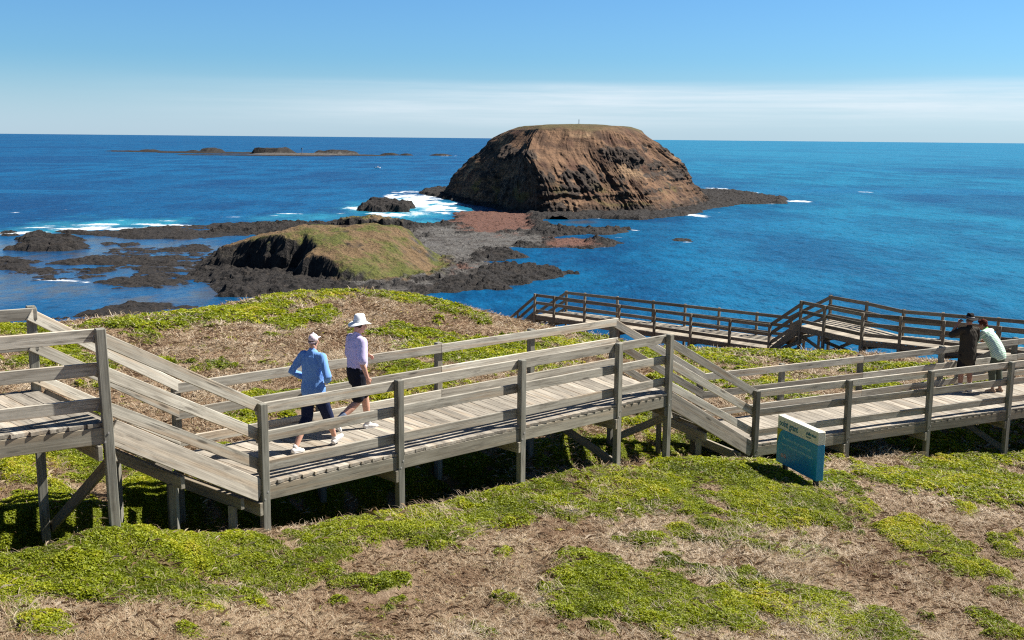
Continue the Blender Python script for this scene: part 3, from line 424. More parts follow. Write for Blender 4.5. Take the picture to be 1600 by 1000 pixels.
RR = [percat(r, NT) for _, r in RINGS]; RZ = [z for z, _ in RINGS]
lev = np.concatenate([np.linspace(-1, 34.0, 190), np.linspace(34.15, 35.7, 12), np.linspace(35.8, 36.9, 10)])
V = []
for z in lev:
    k = min(max(np.searchsorted(RZ, z) - 1, 0), len(RZ) - 2); f = (z - RZ[k]) / (RZ[k + 1] - RZ[k])
    V.append(np.c_[RR[k] * (1 - f) + RR[k + 1] * f, np.full(NT, z)])
V = np.array(V); cen = np.array([28., 522.]); th = np.arange(NT) / NT
rad = V[..., :2] - cen; rl = np.linalg.norm(rad, axis=-1, keepdims=True); rn = rad / np.maximum(rl, 1)
arc = th[None] * 560 * np.ones((len(lev), 1)); zz = V[..., 2]
U1 = arc / 12; 
def pf(u, v, o, s, per):  # periodic along the shoreline by blending
    w_ = np.clip((th - .9) / .1, 0, 1)[None]; return fbm(u, v, o, s, .58) * (1 - w_) + fbm(u - per, v, o, s, .58) * w_
ztop = ss(34.6, 31, zz)
strata = pf(arc * .012, zz * .33 + .6 * fbm(arc * .03, zz * .02, 2, 131), 3, 121, 560 * .012)
ledge = (np.abs(((zz + 4.5 * pf(arc * .03, zz * .06, 3, 123, 560 * .03)) / 4.2) % 1 - .5) - .25) * 4
gully = pf(arc * .055, zz * .035, 4, 125, 560 * .055)
fine = pf(arc * .22, zz * .28, 4, 127, 560 * .22)
lowr = ss(26, 8, zz)
rill = pf(arc * .16, zz * .03, 4, 128, 560 * .16); brk = pf(arc * .05, zz * .12, 3, 126, 560 * .05)
cr1 = .5 - 2 * np.abs(pf(arc * .11, zz * .05 + arc * .02, 4, 134, 560 * .11)); cr2 = .5 - 2 * np.abs(pf(arc * .3, zz * .34, 4, 135, 560 * .3))
bay = pf(arc * .018, zz * .03, 3, 130, 560 * .018)
amp = 3.6 * bay * ztop + 2.2 * gully * ztop + 1.3 * cr1 * ztop + .8 * cr2 * ztop * (.35 + .65 * lowr) + .9 * rill * ztop + (1.3 * strata + .75 * ledge * ss(-.25, .15, brk)) * lowr * ztop * ss(-1, 5, zz) + .9 * fine * ztop * (.5 + .5 * lowr)
# overhanging dark outcrops half-way up
oc = ss(.06, .42, pf(arc * .035, zz * .09, 4, 129, 560 * .035)) * ss(5, 12, zz) * ss(31, 24, zz)
amp = amp + 3.2 * oc * (.55 + .9 * fine)
rocky = ss(-.05, .35, .7 * fine + .7 * strata + .5 * brk) * ss(23, 13, zz); oc = np.maximum(oc, .9 * rocky)
V[..., :2] += rn * amp[..., None]
V[..., 2] += (.35 * fine * ztop + .5 * fbm(V[..., 0] * .08, V[..., 1] * .08, 4, 133) * (1 - ztop))
i0 = np.arange(len(lev) * NT).reshape(len(lev), NT); i1 = np.roll(i0, -1, 1)
FQ = np.stack([i0[:-1], i1[:-1], i1[1:], i0[1:]], -1).reshape(-1, 4)
top_i = len(lev) * NT; VV = np.vstack([V.reshape(-1, 3), [[29, 524, 36.95]]])
FT = np.stack([i0[-1], i1[-1], np.full(NT, top_i)], -1)
m, t, b = newmat('round island earth and basalt', .9, .15); p = objco(t)
a1 = noise(t, scalev(t, p, (.05, .05, .10)), 1, 6, .6, .5); a2 = noise(t, scalev(t, p, (.35, .35, .6)), 1, 6, .68); a3 = noise(t, scalev(t, p, (.10, .10, .016)), 1, 6, .62, .4)
lay = noise(t, scalev(t, p, (.012, .012, .55)), 1, 4, .6, .3)
geo = nd(t, 'ShaderNodeNewGeometry'); nz = nd(t, 'ShaderNodeSeparateXYZ'); t.links.new(geo.outputs['Normal'], nz.inputs[0])
pz = nd(t, 'ShaderNodeSeparateXYZ'); t.links.new(p, pz.inputs[0])
earth = mix(t, mapr(t, a3, .35, .65), (.055, .031, .020), (.190, .110, .063))
earth = mix(t, mapr(t, a1, .52, .68, 0, .8), earth, (.30, .20, .115))
earth = mix(t, mapr(t, noise(t, scalev(t, p, (.09, .09, .05)), 1, 4), .52, .66, 0, .55), earth, (.078, .036, .026))
earth = mix(t, mapr(t, a2, .35, .6, .5, 0), earth, (.05, .032, .022))
rk = mix(t, mapr(t, a2, .3, .7), (.014, .011, .010), (.075, .055, .042))
rockm = mathn(t, 'MAXIMUM', mapr(t, attr(t, 'outcrop'), .25, .6), mapr(t, nz.outputs[2], .42, .16, 0, .9))
rockm = mathn(t, 'MAXIMUM', rockm, mapr(t, mathn(t, 'ADD', pz.outputs[2], mathn(t, 'MULTIPLY', a1, 9)), 10.0, 4.5))
rockm = mathn(t, 'MAXIMUM', rockm, mathn(t, 'MULTIPLY', mapr(t, lay, .54, .64), mapr(t, pz.outputs[2], 24, 10, 0, .85)))
col = mix(t, rockm, earth, rk)
gn = mix(t, a2, (.050, .045, .017), (.125, .098, .046))
gmsk = mathn(t, 'MULTIPLY', mapr(t, mathn(t, 'ADD', pz.outputs[2], mathn(t, 'MULTIPLY', a1, 9)), 37.2, 40.4), 1.)
col = mix(t, gmsk, col, gn)
col = mix(t, mathn(t, 'MULTIPLY', mathn(t, 'MULTIPLY', mapr(t, a1, .46, .34), mapr(t, pz.outputs[2], 14, 6)), .75), col, (.12, .095, .032))
setc(t, b, col); bump(t, b, mathn(t, 'ADD', a2, mathn(t, 'MULTIPLY', lay, .6)), 1.0, 1.2)
isl = npmesh('round_island', VV, [FQ, FT], m, smooth=True, attrs={'outcrop': np.r_[oc.ravel(), 0]}); isl['kind'] = 'structure'
o = shore('island_rock_shelf', ['isl'], -75, 165, 405, 640, .9, {'isl': 1.6}); o['kind'] = 'structure'
# ------------------------------------------------------------------ far reef islands
def farreef(name, x0, x1, y0, y1, lumps, base, sand=None, step=4.):
    xs = np.arange(x0, x1, step); ys = np.arange(y0, y1, step * 1.6); x, y = np.meshgrid(xs, ys)
    wx = x + 12 * fbm(x * .02, y * .02, 4, 141); wy = y + 22 * fbm(x * .02, y * .01, 4, 143); h = np.full(x.shape, -4.)
    for cx, cy, ax, ay, hh, sharp in lumps:
        d = 1 - np.sqrt(((wx - cx) / ax) ** 2 + ((wy - cy) / ay) ** 2); h = np.maximum(h, -2 + (hh + 2) * ss(0, sharp * 1.7, d))
    h = np.where(h > 1, 1 + (h - 1) * (.72 + .45 * fbm(x * .035, y * .02, 4, 149, .65)), h) + (h > -1) * (.9 * fbm(x * .06, y * .06, 4, 145) + .5 * fbm(x * .2, y * .2, 2, 147))
    gr_ = np.zeros(x.shape)
    if sand: gr_ = ss(0, .3, ellipses(sand, wx, wy)) * (h < 3.2)
    o = npmesh(name, np.stack([x, y, h], -1).reshape(-1, 3), grid_faces(len(xs), len(ys)), M['rock'], attrs={'gravel': gr_.ravel() * .9, 'red': 0 * h.ravel(), 'grass': 0 * h.ravel()})
    return o
o = farreef('far_reef', -780, -140, 1560, 2060, [(-600,1900,95,34,2.6,.3),(-665,1930,60,22,2.2,.3),(-705,1960,40,14,1.6,.3),(-640,1905,30,22,7,.4),(-480,1850,150,36,2.4,.2),(-520,1880,34,22,11,.3),(-395,1660,150,24,1.2,.2),(-345,1790,120,60,2.4,.3),(-405,1830,46,26,12.5,.2),(-298,1800,46,24,8.5,.2),(-265,1740,90,30,1.6,.3),(-205,1800,26,14,5,.4),(-560,1890,20,14,5,.4),(-178,1795,14,10,4,.4)], 0, [(-330,1770,120,50,1)])
o['kind'] = 'structure'
o = farreef('far_reef', -170, -80, 1770, 1850, [(-125,1810,32,18,4,.5)], 0, None, 2.5); o['kind'] = 'structure'
# ------------------------------------------------------------------ timber
CB_S = []
for sx_ in (-1, 1):
    for sy_ in (-1, 1):
        for sz_ in (-1, 1): CB_S.append((sx_, sy_, sz_))
def _cbox_topology():
    idx = {}; n = 0
    for s in CB_S:
        for a in range(3): idx[(s, a)] = n; n += 1
    quads, tris = [], []
    for a in range(3):
        for sg in (-1, 1):
            o = [s for s in CB_S if s[a] == sg]; b_, c_ = [(1, 2), (0, 2), (0, 1)][a]
            o.sort(key=lambda s: math.atan2(s[c_], s[b_])); quads.append([idx[(s, a)] for s in o])
    for a in range(3):
        b_, c_ = [(1, 2), (0, 2), (0, 1)][a]
        for sb in (-1, 1):
            for sc in (-1, 1):
                e = [s for s in CB_S if s[b_] == sb and s[c_] == sc]
                quads.append([idx[(e[0], b_)], idx[(e[1], b_)], idx[(e[1], c_)], idx[(e[0], c_)]])
    for s in CB_S: tris.append([idx[(s, 0)], idx[(s, 1)], idx[(s, 2)]])
    return quads, tris
CB_Q, CB_T = _cbox_topology()
def _fix():
    h = np.array([1., 1., 1.]); P = _cbox_pts(h * 2, .2)
    for L in (CB_Q, CB_T):
        for k, f in enumerate(L):
            p = P[f]; n = np.cross(p[1] - p[0], p[2] - p[0])
            if n @ p.mean(0) < 0: L[k] = f[::-1]
def _cbox_pts(size, c):
    h = np.array(size) / 2; P = []
    for s in CB_S:
        for a in range(3):
            q = (h - c) * np.array(s); q[a] = h[a] * s[a]; P.append(q)
    return np.array(P)
_fix()
class MB:
    def __init__(self): self.V = []; self.Q = []; self.T = []; self.wc = []; self.wr = []; self.n = 0
    def board(self, a, b, w, t, up=(0, 0, 1), c=.006, jit=0.):
        """timber from a to b; w measured along 'up', t across"""
        a = np.array(a, float); b = np.array(b, float); L = np.linalg.norm(b - a); u = (b - a) / L
        up = np.array(up, float); s = np.cross(u, up); s /= np.linalg.norm(s); v = np.cross(s, u)
        P = _cbox_pts((L, w, t), min(c, t * .3, w * .3))
        if jit: P = P + (RNG.random(3) - .5) * jit
        off = RNG.random(3) * (40, 9, 9)
        W = (a + b) / 2 + P[:, :1] * u + P[:, 1:2] * v + P[:, 2:] * s
        self.V.append(W); self.wc.append(P + off); self.wr.append(np.full(24, RNG.random()))
        self.Q.append(np.array(CB_Q) + self.n); self.T.append(np.array(CB_T) + self.n); self.n += 24; return self
    def build(self, name, mat, parent=None, loc=(0, 0, 0)):
        return npmesh(name, np.vstack(self.V), [np.vstack(self.Q), np.vstack(self.T)], mat, parent, False,
                      {'wc': np.vstack(self.wc), 'wr': np.concatenate(self.wr)}, loc)
RAILH = ((1.003, .15), (.612, .15), (.2, .145)); PT = .11
def v3(p, z): return np.array([p[0], p[1], z], float)
def unit(v): v = np.array(v, float); return v / np.linalg.norm(v)
def side_normals(line, other):
    """outward horizontal normal of each station of a line"""
    L = np.array(line, float); O = np.array(other, float); out = []; mid = O.mean(0) - L.mean(0)
    for i in range(len(L)):
        a = L[max(i - 1, 0)]; b_ = L[min(i + 1, len(L) - 1)]; d = unit(b_ - a); n = np.array([-d[1], d[0]])
        if n @ mid > 0: n = -n
        out.append(n)
    return out
def bolts(root, pts, n, r=.011):
    V = []; F = []; k = 0
    n = v3(n, 0); s = np.array([-n[1], n[0], 0]); 
    for p in pts:
        ring = [p + r * (math.cos(a) * s + math.sin(a) * np.array([0, 0, 1])) for a in np.arange(6) * math.pi / 3]
        V += ring + [q + n * .006 for q in ring]
        F += [[k + i, k + (i + 1) % 6, k + 6 + (i + 1) % 6, k + 6 + i] for i in range(6)] + [[k + 6, k + 7, k + 8, k + 9], [k + 6, k + 9, k + 10, k + 11]]; k += 12
    return npmesh('bolt', V, np.array(F), M['bolt'], root, loc=root.location)
M['bolt'] = plain('galvanised bolt', (.35, .34, .32), .2, 60, .5, .5)
def run_of_posts(root, line, z, loc, drop=.35, mat='post', top=1.095, skip=(), foot={}, bolted=False):
    for i, (p, n) in enumerate(line):
        if i in skip: continue
        c = np.array(p) + n * (PT / 2 + .003); zb = gz(*c) - drop
        h = top + .012 * (RNG.random() - .5); lean = (RNG.random(2) - .5) * .012
        f_ = np.array(foot.get(i, (0, 0)))
        MB().board(v3(c + f_, zb), v3(c + lean, z + h), PT, PT, up=v3(n, 0), c=.008).build('post', M[mat], root, loc)
        for k_ in ((-1, 1) if bolted else ()): bolts(root, [v3(c + n * (PT / 2) + np.array([n[1], -n[0]]) * (.02 * k_), z - .12 - .1 * (k_ > 0))], n, .013)
def rails_along(root, pts, nrm, zs, loc, mat='rail', heights=RAILH, span=2):
    """three rails on the deck side of the posts; pts may change height (stairs)"""
    N = len(pts)
    for hc, w in heights:
        i = 0
        while i < N - 1:
            j = i + 1
            while j < N - 1 and j - i < span:
                d1 = unit(np.array(pts[j]) - pts[i]); d2 = unit(np.array(pts[j + 1]) - pts[j])
                if d1 @ d2 < .9995: break
                j += 1
            a = np.array(pts[i]) - nrm[i] * .0235; b_ = np.array(pts[j]) - nrm[j] * .0235
            d = unit(b_ - a); e0 = -.055 if i == 0 else 0.002; e1 = .055 if j == N - 1 else -.002
            MB().board(v3(a + d * e0, zs[i] + hc), v3(b_ + d * e1, zs[j] + hc), w, .043, c=.005).build('rail', M[mat], root, loc)
            i = j
def walk(name, label, near, far, z, group='sections of the timber boardwalk', near_rails=True, far_rails=True, pitch=.2, mats=('rail', 'post', 'deck', 'beam'),
         braces=(), span=2, near_span=None, bearers=True, ztop=None, far_skip=(), near_skip=(), drop=.35, foot={}):
    base = np.mean(np.array(near + far), 0); loc = (float(base[0]), float(base[1]), gz(*base))
    root = thing(name, label, 'boardwalk', loc, group)
    nn = side_normals(near, far); fn2 = side_normals(far, near); NE = [np.array(p) for p in near]; FE = [np.array(p) for p in far]
    R_, P_, D_, B_ = mats
    # deck boards, one mesh, laid from the near edge to the far edge
    def walkline(E, nrm, o):
        Q = [p + n * o for p, n in zip(E, nrm)]; s = np.r_[0, np.cumsum([np.linalg.norm(b_ - a) for a, b_ in zip(Q[:-1], Q[1:])])]; return np.array(Q), s
    qa, sa = walkline(NE, nn, .077); qb, sb = walkline(FE, fn2, .10)
    nb = max(int(round((sa[-1] + sb[-1]) / 2 / pitch)), 2); mb = MB()
    def at_(q, s, f): 
        x_ = f * s[-1]; return np.array([np.interp(x_, s, q[:, 0]), np.interp(x_, s, q[:, 1])])
    for k in range(nb):
        f = (k + .5) / nb; a, b_ = at_(qa, sa, f), at_(qb, sb, f)
        d = unit(at_(qa, sa, min(f + .02, 1)) - at_(qa, sa, max(f - .02, 0)) + at_(qb, sb, min(f + .02, 1)) - at_(qb, sb, max(f - .02, 0)))
        cr = unit(b_ - a); w = (sa[-1] + sb[-1]) / 2 / nb * abs(d @ np.array([-cr[1], cr[0]]))
        j1 = (RNG.random() - .5) * .003; dz = (RNG.random() - .5) * .004
        mb.board(v3(a + cr * j1, z - .0235 + dz), v3(b_ + cr * j1, z - .0235 + dz), w - .006, .045, up=v3(d, 0), c=.0022)
    mb.build('deck', M[D_], root, loc)
    # edge beams
    for E, nrm in ((NE, nn), (FE, fn2)):
        for i in range(len(E) - 1):
            a = E[i] + nrm[i] * .057; b_ = E[i + 1] + nrm[i + 1] * .057; d = unit(b_ - a)
            MB().board(v3(a + d * .003, z - .152), v3(b_ - d * .003, z - .152), .2, .045).build('edge_beam', M[B_], root, loc)
    run_of_posts(root, list(zip(NE, nn)), z, loc, drop, P_, skip=near_skip, foot=foot, bolted=mats[0] == 'rail'); run_of_posts(root, list(zip(FE, fn2)), z, loc, drop, P_, skip=far_skip)
    if near_rails: rails_along(root, NE, nn, [z] * len(NE), loc, R_, span=near_span or span)
    if far_rails: rails_along(root, FE, fn2, [z] * len(FE), loc, R_, span=span)
    if bearers:
        for i in range(min(len(NE), len(FE))):
            a = NE[i] + nn[i] * .11; b_ = FE[i] + fn2[i] * .11; d = unit(b_ - a); s = np.array([-d[1], d[0]]) * .085
            MB().board(v3(a + s, z - .345), v3(b_ + s, z - .345), .18, .055).build('bearer', M[B_], root, loc)
    for i, way in braces:
        a, b_ = NE[i] + nn[i] * .06, FE[i] + fn2[i] * .06; d = unit(b_ - a); s = np.array([-d[1], d[0]]) * -.085
        if way > 0: p, q = v3(a + s, z - .42), v3(b_ + s, gz(*b_) + .12)
        else: p, q = v3(a + s, gz(*a) + .06), v3(b_ + s, z - .42)
        MB().board(p, q, .14, .045).build('brace', M[B_], root, loc)
    return root
def stair(name, label, near, far, z0, z1, group='flights of boardwalk steps', risers=7, mats=('rail', 'post', 'deck', 'beam'), rails=True):
    """near = (A, B), far = (A2, B2); goes from z0 at A to z1 at B"""
    A, B = map(np.array, near); A2, B2 = map(np.array, far); base = (A + B + A2 + B2) / 4
    loc = (float(base[0]), float(base[1]), gz(*base)); root = thing(name, label, 'steps', loc, group)
    nn = side_normals([A, B], [A2, B2]); f2 = side_normals([A2, B2], [A, B])
    R_, P_, D_, B_ = mats
    for P, Q, n in ((A, B, nn[0]), (A2, B2, f2[0])):
        d = unit(Q - P); o = n * .032
        MB().board(v3(P + o + d * .06, z0 - .13), v3(Q + o - d * .06, z1 - .13 + .02), .29, .05).build('stringer', M[B_ if mats[0] != 'rail' else 'deck'], root, loc)
        if rails: rails_along(root, [P, Q], [n, n], [z0, z1], loc, R_)
    for k in range(1, risers):
        f = (k - .35) / risers; a = A + (B - A) * f - nn[0] * .0; b_ = A2 + (B2 - A2) * f - f2[0] * .0; z = z0 + (z1 - z0) * k / risers
        d = unit(B - A); cr = unit(b_ - a)
        MB().board(v3(a + cr * .01, z - .02), v3(b_ - cr * .01, z - .02), .28, .042, up=v3(d, 0)).build('tread', M[D_], root, loc)
    # blocks that carry the flight
    for f in (.45, .85):
        a = A + (B - A) * f; b_ = A2 + (B2 - A2) * f; z = z0 + (z1 - z0) * f - .42
        MB().board(v3(a, z), v3(b_, z), .16, .06).build('bearer', M[B_], root, loc)
        for q in (a + (b_ - a) * .12, a + (b_ - a) * .88):
            if z - gz(*q) > .05: MB().board(v3(q, gz(*q) - .2), v3(q, z - .06), .1, .1, up=(1, 0, 0)).build('stump', M[P_], root, loc)
    return root
W_ = WALK
walk('boardwalk', 'upper boardwalk landing cut off by the left edge, the highest and nearest one', W_['up_near'], W_['up_far'], 26.75, braces=((2, 1),), foot={2: (.045, .03)})
walk('boardwalk', 'main boardwalk section carrying the two walkers in blue and lilac shirts', W_['main_near'], W_['main_far'], 25.4, braces=((3, -1), (4, 1)), span=2)
walk('boardwalk', 'lower boardwalk section carrying the couple who lean on its handrail', W_['low_near'], W_['low_far'] + [[W_['low_far'][-1][0] + 1.95, W_['low_far'][-1][1] + .95]], 24.05, braces=((3, -1),), span=2)
stair('steps', 'steps from the highest landing down to the walkers in blue and lilac', (W_['up_near'][2], W_['main_near'][0]), (W_['up_far'][2], W_['main_far'][0]), 26.75, 25.4)
stair('steps', 'steps beside the teal sign leading down to the couple', (W_['main_near'][4], W_['low_near'][0]), (W_['main_far'][4], W_['low_far'][0]), 25.4, 24.05)
OLD = ('oldrail', 'oldrail', 'olddeck', 'oldrail')
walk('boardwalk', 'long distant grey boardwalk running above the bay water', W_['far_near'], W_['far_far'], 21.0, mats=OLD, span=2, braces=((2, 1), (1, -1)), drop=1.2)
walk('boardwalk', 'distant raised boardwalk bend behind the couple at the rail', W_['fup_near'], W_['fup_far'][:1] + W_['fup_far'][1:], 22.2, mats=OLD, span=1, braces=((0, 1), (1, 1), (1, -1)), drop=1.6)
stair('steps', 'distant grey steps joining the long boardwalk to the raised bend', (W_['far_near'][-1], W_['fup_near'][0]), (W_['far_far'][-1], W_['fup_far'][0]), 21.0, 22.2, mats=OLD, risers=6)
fnE, ffE = W_['fst_near_end'], W_['fst_far_end']
st_far = stair('steps', 'distant steps dropping out of sight behind the grassy brow', (W_['far_near'][0], fnE), (W_['far_far'][0], ffE), 21.0, 19.1, mats=OLD, risers=10)
for E, E0, nrm in ((fnE, W_['far_near'][0], 1), (ffE, W_['far_far'][0], -1)):
    for f, nm in ((.52, 'post'), (1., 'post')):
        c = np.array(E0) + (np.array(E) - E0) * f; zt = 21 - 1.9 * f
        MB().board(v3(c, min(gz(*c), zt - .3) - .4), v3(c, zt + 1.06), .1, .1, up=(1, 0, 0)).build(nm, M['oldrail'], st_far, st_far.location)
dr = [p[:2] for p in W_['dist_rail']]; ex = np.array(dr[0]) + (np.array(dr[0]) - dr[1]) * 1.0
fpts = [ex] + [np.array(p) for p in dr]; base = fpts[2]
fence = thing('handrail_fence', 'short distant handrail peeping over the grassy brow', 'fence', (base[0], base[1], gz(*base)))
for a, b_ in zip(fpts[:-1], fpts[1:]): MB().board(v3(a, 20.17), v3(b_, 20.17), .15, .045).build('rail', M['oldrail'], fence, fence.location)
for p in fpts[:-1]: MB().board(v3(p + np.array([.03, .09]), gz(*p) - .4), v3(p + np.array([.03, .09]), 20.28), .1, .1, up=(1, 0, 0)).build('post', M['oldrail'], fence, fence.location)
# side steps leaving the lower boardwalk past the couple
lf = [np.array(p) for p in W_['low_far']]; dd = unit(lf[4] - lf[3]); nnn = np.array([-dd[1], dd[0]])
s0 = lf[4] + dd * .02 + nnn * .06; s1 = s0 + nnn * 2.0 + dd * .35; s2 = s0 + dd * 1.9; s3 = s1 + dd * 1.9
sst = stair('steps', 'short side steps leaving the boardwalk just past the couple', (s0, s1), (s2, s3), 24.05, 22.9, mats=('rail', 'post', 'deck', 'beam'), risers=6)
for q, zt in ((s1, 22.9), (s3, 22.9), (s2, 24.05)): MB().board(v3(q, gz(*q) - .4), v3(q, zt + 1.09), PT, PT, up=(1, 0, 0)).build('post', M['post'], sst, sst.location)
# two little stakes on the brow
for x_, lab in ((-8.30, 'thin wooden stake on the grassy brow, the one nearer the landing'), (-8.02, 'thin wooden stake on the grassy brow, the one nearer the walkers')):
    z0 = gz(x_, 38.5); o = MB().board((x_, 38.5, z0 - .15), (x_ + .01, 38.5, z0 + .5), .035, .035, up=(0, 1, 0)).build('stake', M['oldrail'], None, (x_, 38.5, z0)); tag(o, lab, 'stake', 'stakes on the brow')
# ------------------------------------------------------------------ information sign
SL = np.array([4.938, 19.312]); SR = np.array([5.344, 18.1]); su = unit(SR - SL); SWD = float(np.linalg.norm(SR - SL))
sn = np.array([su[1], -su[0]]); sn = sn if sn[1] < 0 else -sn           # faces the camera side
SZ1, SZ0, STH = 25.005, 24.12, .15
sb = (SL + SR) / 2 - sn * STH / 2; sgz = gz(*sb)
sign = thing('information_sign', 'teal and cream information sign standing on green plants by the boardwalk', 'sign', (sb[0], sb[1], sgz))
sign.rotation_euler = (0, 0, math.atan2(su[1], su[0]))
# local axes: x along the face, -y towards the reader, z up from the ground
def sbox(name, x0, x1, y0, y1, z0, z1, mat, c=.006, parent=None):
    P = _cbox_pts((x1 - x0, y1 - y0, z1 - z0), c) + np.array([(x0 + x1) / 2, (y0 + y1) / 2, (z0 + z1) / 2])
    return npmesh(name, P, [np.array(CB_Q), np.array(CB_T)], mat, parent or sign)
M['teal'] = plain('teal sign board', (.006, .27, .46), .08, 6, .38, .5, .02)
M['cream'] = plain('cream sign board', (.74, .73, .58), .05, 8, .42, .5, .02)
M['olive'] = plain('olive green sign print', (.42, .40, .012), .05, 8, .42, .5, .0)
M['tealprint'] = plain('teal sign lettering', (.0, .16, .22), .05, 8, .42, .4, .0)
M['paleprint'] = plain('pale sign lettering', (.32, .62, .62), .05, 8, .42, .4, .0)
M['lightteal'] = plain('lighter teal sign print', (.006, .25, .44), .05, 8, .42, .4, .0)
M['white'] = plain('white sign print', (.75, .75, .72), .05, 8, .42, .4, .0)
M['red'] = plain('red sign print', (.5, .05, .03), .05, 8, .42, .4, .0)
M['dark'] = plain('dark sign leg', (.03, .03, .032), .2, 8, .6, .4, .0)
hw, hz0, hz1 = SWD / 2, SZ0 - sgz, SZ1 - sgz; zb = hz1 - .235; yF = -STH / 2
sbox('board', -hw, hw, yF, -yF, hz0, zb - .001, M['teal']); head = sbox('header', -hw, hw, yF, -yF, zb + .001, hz1, M['cream'])
for x_ in (-hw + .2, hw - .1): sbox('leg', x_ - .04, x_ + .04, -.04, .04, -.35, hz0 - .002, M['dark'], .008)
def flat(name, pts, mat, parent=sign, lift=.003):
    n = len(pts); V = [(x_, yF - .0008, z) for x_, z in pts] + [(x_, yF - lift, z) for x_, z in pts]
    F = [np.array([list(range(n, 2 * n))]), np.array([[i, (i + 1) % n, n + (i + 1) % n, n + i] for i in range(n)])]
    return npmesh(name, np.array(V), F, mat, parent)
arc = [(-hw + .004, zb - .004)] + [(-hw + .004 + .20 * (1 - math.sin(a)) + .0, zb - .004 - .44 * (1 - math.cos(a))) for a in np.linspace(0, math.pi / 2, 14)]
flat('green_corner', arc[::-1], M['olive'])
ring = [(.33 + .26 * math.cos(a), hz0 + .17 + .15 * math.sin(a)) for a in np.linspace(0, 2 * math.pi, 36, False)]
flat('print_shape', ring, M['lightteal'], lift=.0015)
for x_ in (-hw + .19, -hw + .285):
    f = flat('pictogram', [(x_ + .036 * math.cos(a), hz0 + .17 + .036 * math.sin(a)) for a in np.linspace(0, 2 * math.pi, 20, False)], M['red'])
    flat('pictogram_face', [(x_ + .026 * math.cos(a), hz0 + .17 + .026 * math.sin(a)) for a in np.linspace(0, 2 * math.pi, 20, False)], M['white'], f, .0045)
    flat('pictogram_figure', [(x_ - .008, hz0 + .152), (x_ + .008, hz0 + .152), (x_ + .008, hz0 + .188), (x_ - .008, hz0 + .188)], M['dark'], f, .006)
def text(name, s, x_, z, size, mat, bold=0., width=None):
    cu = bpy.data.curves.new(name, 'FONT'); cu.body = s; cu.size = size; cu.extrude = .001; cu.offset = bold; cu.resolution_u = 3
    tmp = bpy.data.objects.new(name, cu); C.collection.objects.link(tmp); bpy.context.view_layer.update()
    me = bpy.data.meshes.new_from_object(tmp.evaluated_get(bpy.context.evaluated_depsgraph_get())); bpy.data.objects.remove(tmp)
    n = len(me.vertices); co = np.empty(n * 3); me.vertices.foreach_get('co', co); co = co.reshape(-1, 3)
    k = (width / max(np.ptp(co[:, 0]), 1e-6)) if width else 1
    me.vertices.foreach_set('co', np.c_[x_ + (co[:, 0] - co[:, 0].min()) * k, yF - .0022 - co[:, 2], z + co[:, 1]].ravel()); me.update()
    me.materials.clear(); me.materials.append(mat); return link(bpy.data.objects.new(name, me), sign)
text('title_lettering', 'point grant', -hw + .06, zb + .062, .17, M['tealprint'], .004, .60)
text('logo_lettering', 'phillip island', hw - .36, zb + .112, .075, M['tealprint'], .002, .30)
text('logo_lettering', 'nature park', hw - .36, zb + .060, .045, M['tealprint'], .001, .15)
text('body_lettering', 'The walkways let you see the coast', -hw + .17, zb - .165, .075, M['paleprint'], .0012, .92)
text('body_lettering', 'home of seals, gulls and little penguins', -hw + .17, zb - .285, .075, M['paleprint'], .0012, 1.0)
# ------------------------------------------------------------------ small boat, beacon and survey mark
BX, BY = -131.4, 1050.
boat = thing('motor_boat', 'tiny white motor boat crossing the open sea beyond the rocky spit', 'boat', (BX, BY, 0)); boat.rotation_euler = (0, 0, .35)
M['gel'] = plain('white boat hull', (.8, .8, .8), .03, 3, .35, .5, .0); M['glassd'] = plain('dark boat window', (.02, .03, .04), .1, 3, .1, .5, .0)
prof = [(-2.6, 1.05, .0), (-1.2, 1.1, .0), (.6, 1.05, .05), (1.9, .7, .18), (2.9, .05, .4)]
V = []; 
for x_, w_, r_ in prof: V += [(x_, -w_, .95 + r_), (x_, -w_ * .8, .25 + r_ * .5), (x_, 0, -.25 + r_), (x_, w_ * .8, .25 + r_ * .5), (x_, w_, .95 + r_)]
F = [[k * 5 + i, k * 5 + i + 1, k * 5 + i + 6, k * 5 + i + 5] for k in range(4) for i in range(4)] + [[k * 5 + 4, k * 5, k * 5 + 5, k * 5 + 9] for k in range(4)]
npmesh('hull', V, [np.array(F), np.array([[4, 3, 2, 1, 0]])], M['gel'], boat)
def bbox(name, x0, x1, y0, y1, z0, z1, mat, par, c=.03, taper=1.):
    P = _cbox_pts((x1 - x0, y1 - y0, z1 - z0), c); k = 1 + (taper - 1) * (P[:, 2:] > 0); P[:, :2] *= k
    return npmesh(name, P + np.array([(x0 + x1) / 2, (y0 + y1) / 2, (z0 + z1) / 2]), [np.array(CB_Q), np.array(CB_T)], mat, par)
bbox('cabin', -.6, 1.2, -.75, .75, 1.0, 2.1, M['gel'], boat, .05, .86); bbox('cabin_window', -.3, 1.02, -.78, .78, 1.5, 1.85, M['glassd'], boat, .02, .95)
bbox('outboard_motor', -3.0, -2.65, -.2, .2, .3, 1.4, M['glassd'], boat)
M['steel'] = plain('weathered beacon steel', (.22, .2, .18), .2, 2, .6, .4, .0)
bc = thing('beacon_post', 'slim pole standing on the sandy part of the far reef', 'beacon', (-335, 1722, 1.0))
MB().board((-335, 1722, .2), (-335, 1722, 9.5), .8, .8, up=(1, 0, 0)).build('pole', M['steel'], bc, bc.location)
MB().board((-335, 1722, 9.5), (-335, 1722, 11.4), 2.0, 1.2, up=(1, 0, 0)).build('topmark', M['steel'], bc, bc.location)
tr = thing('survey_mark', 'tiny pole standing on the grassy top of the round island', 'survey mark', (31, 521, 36.4))
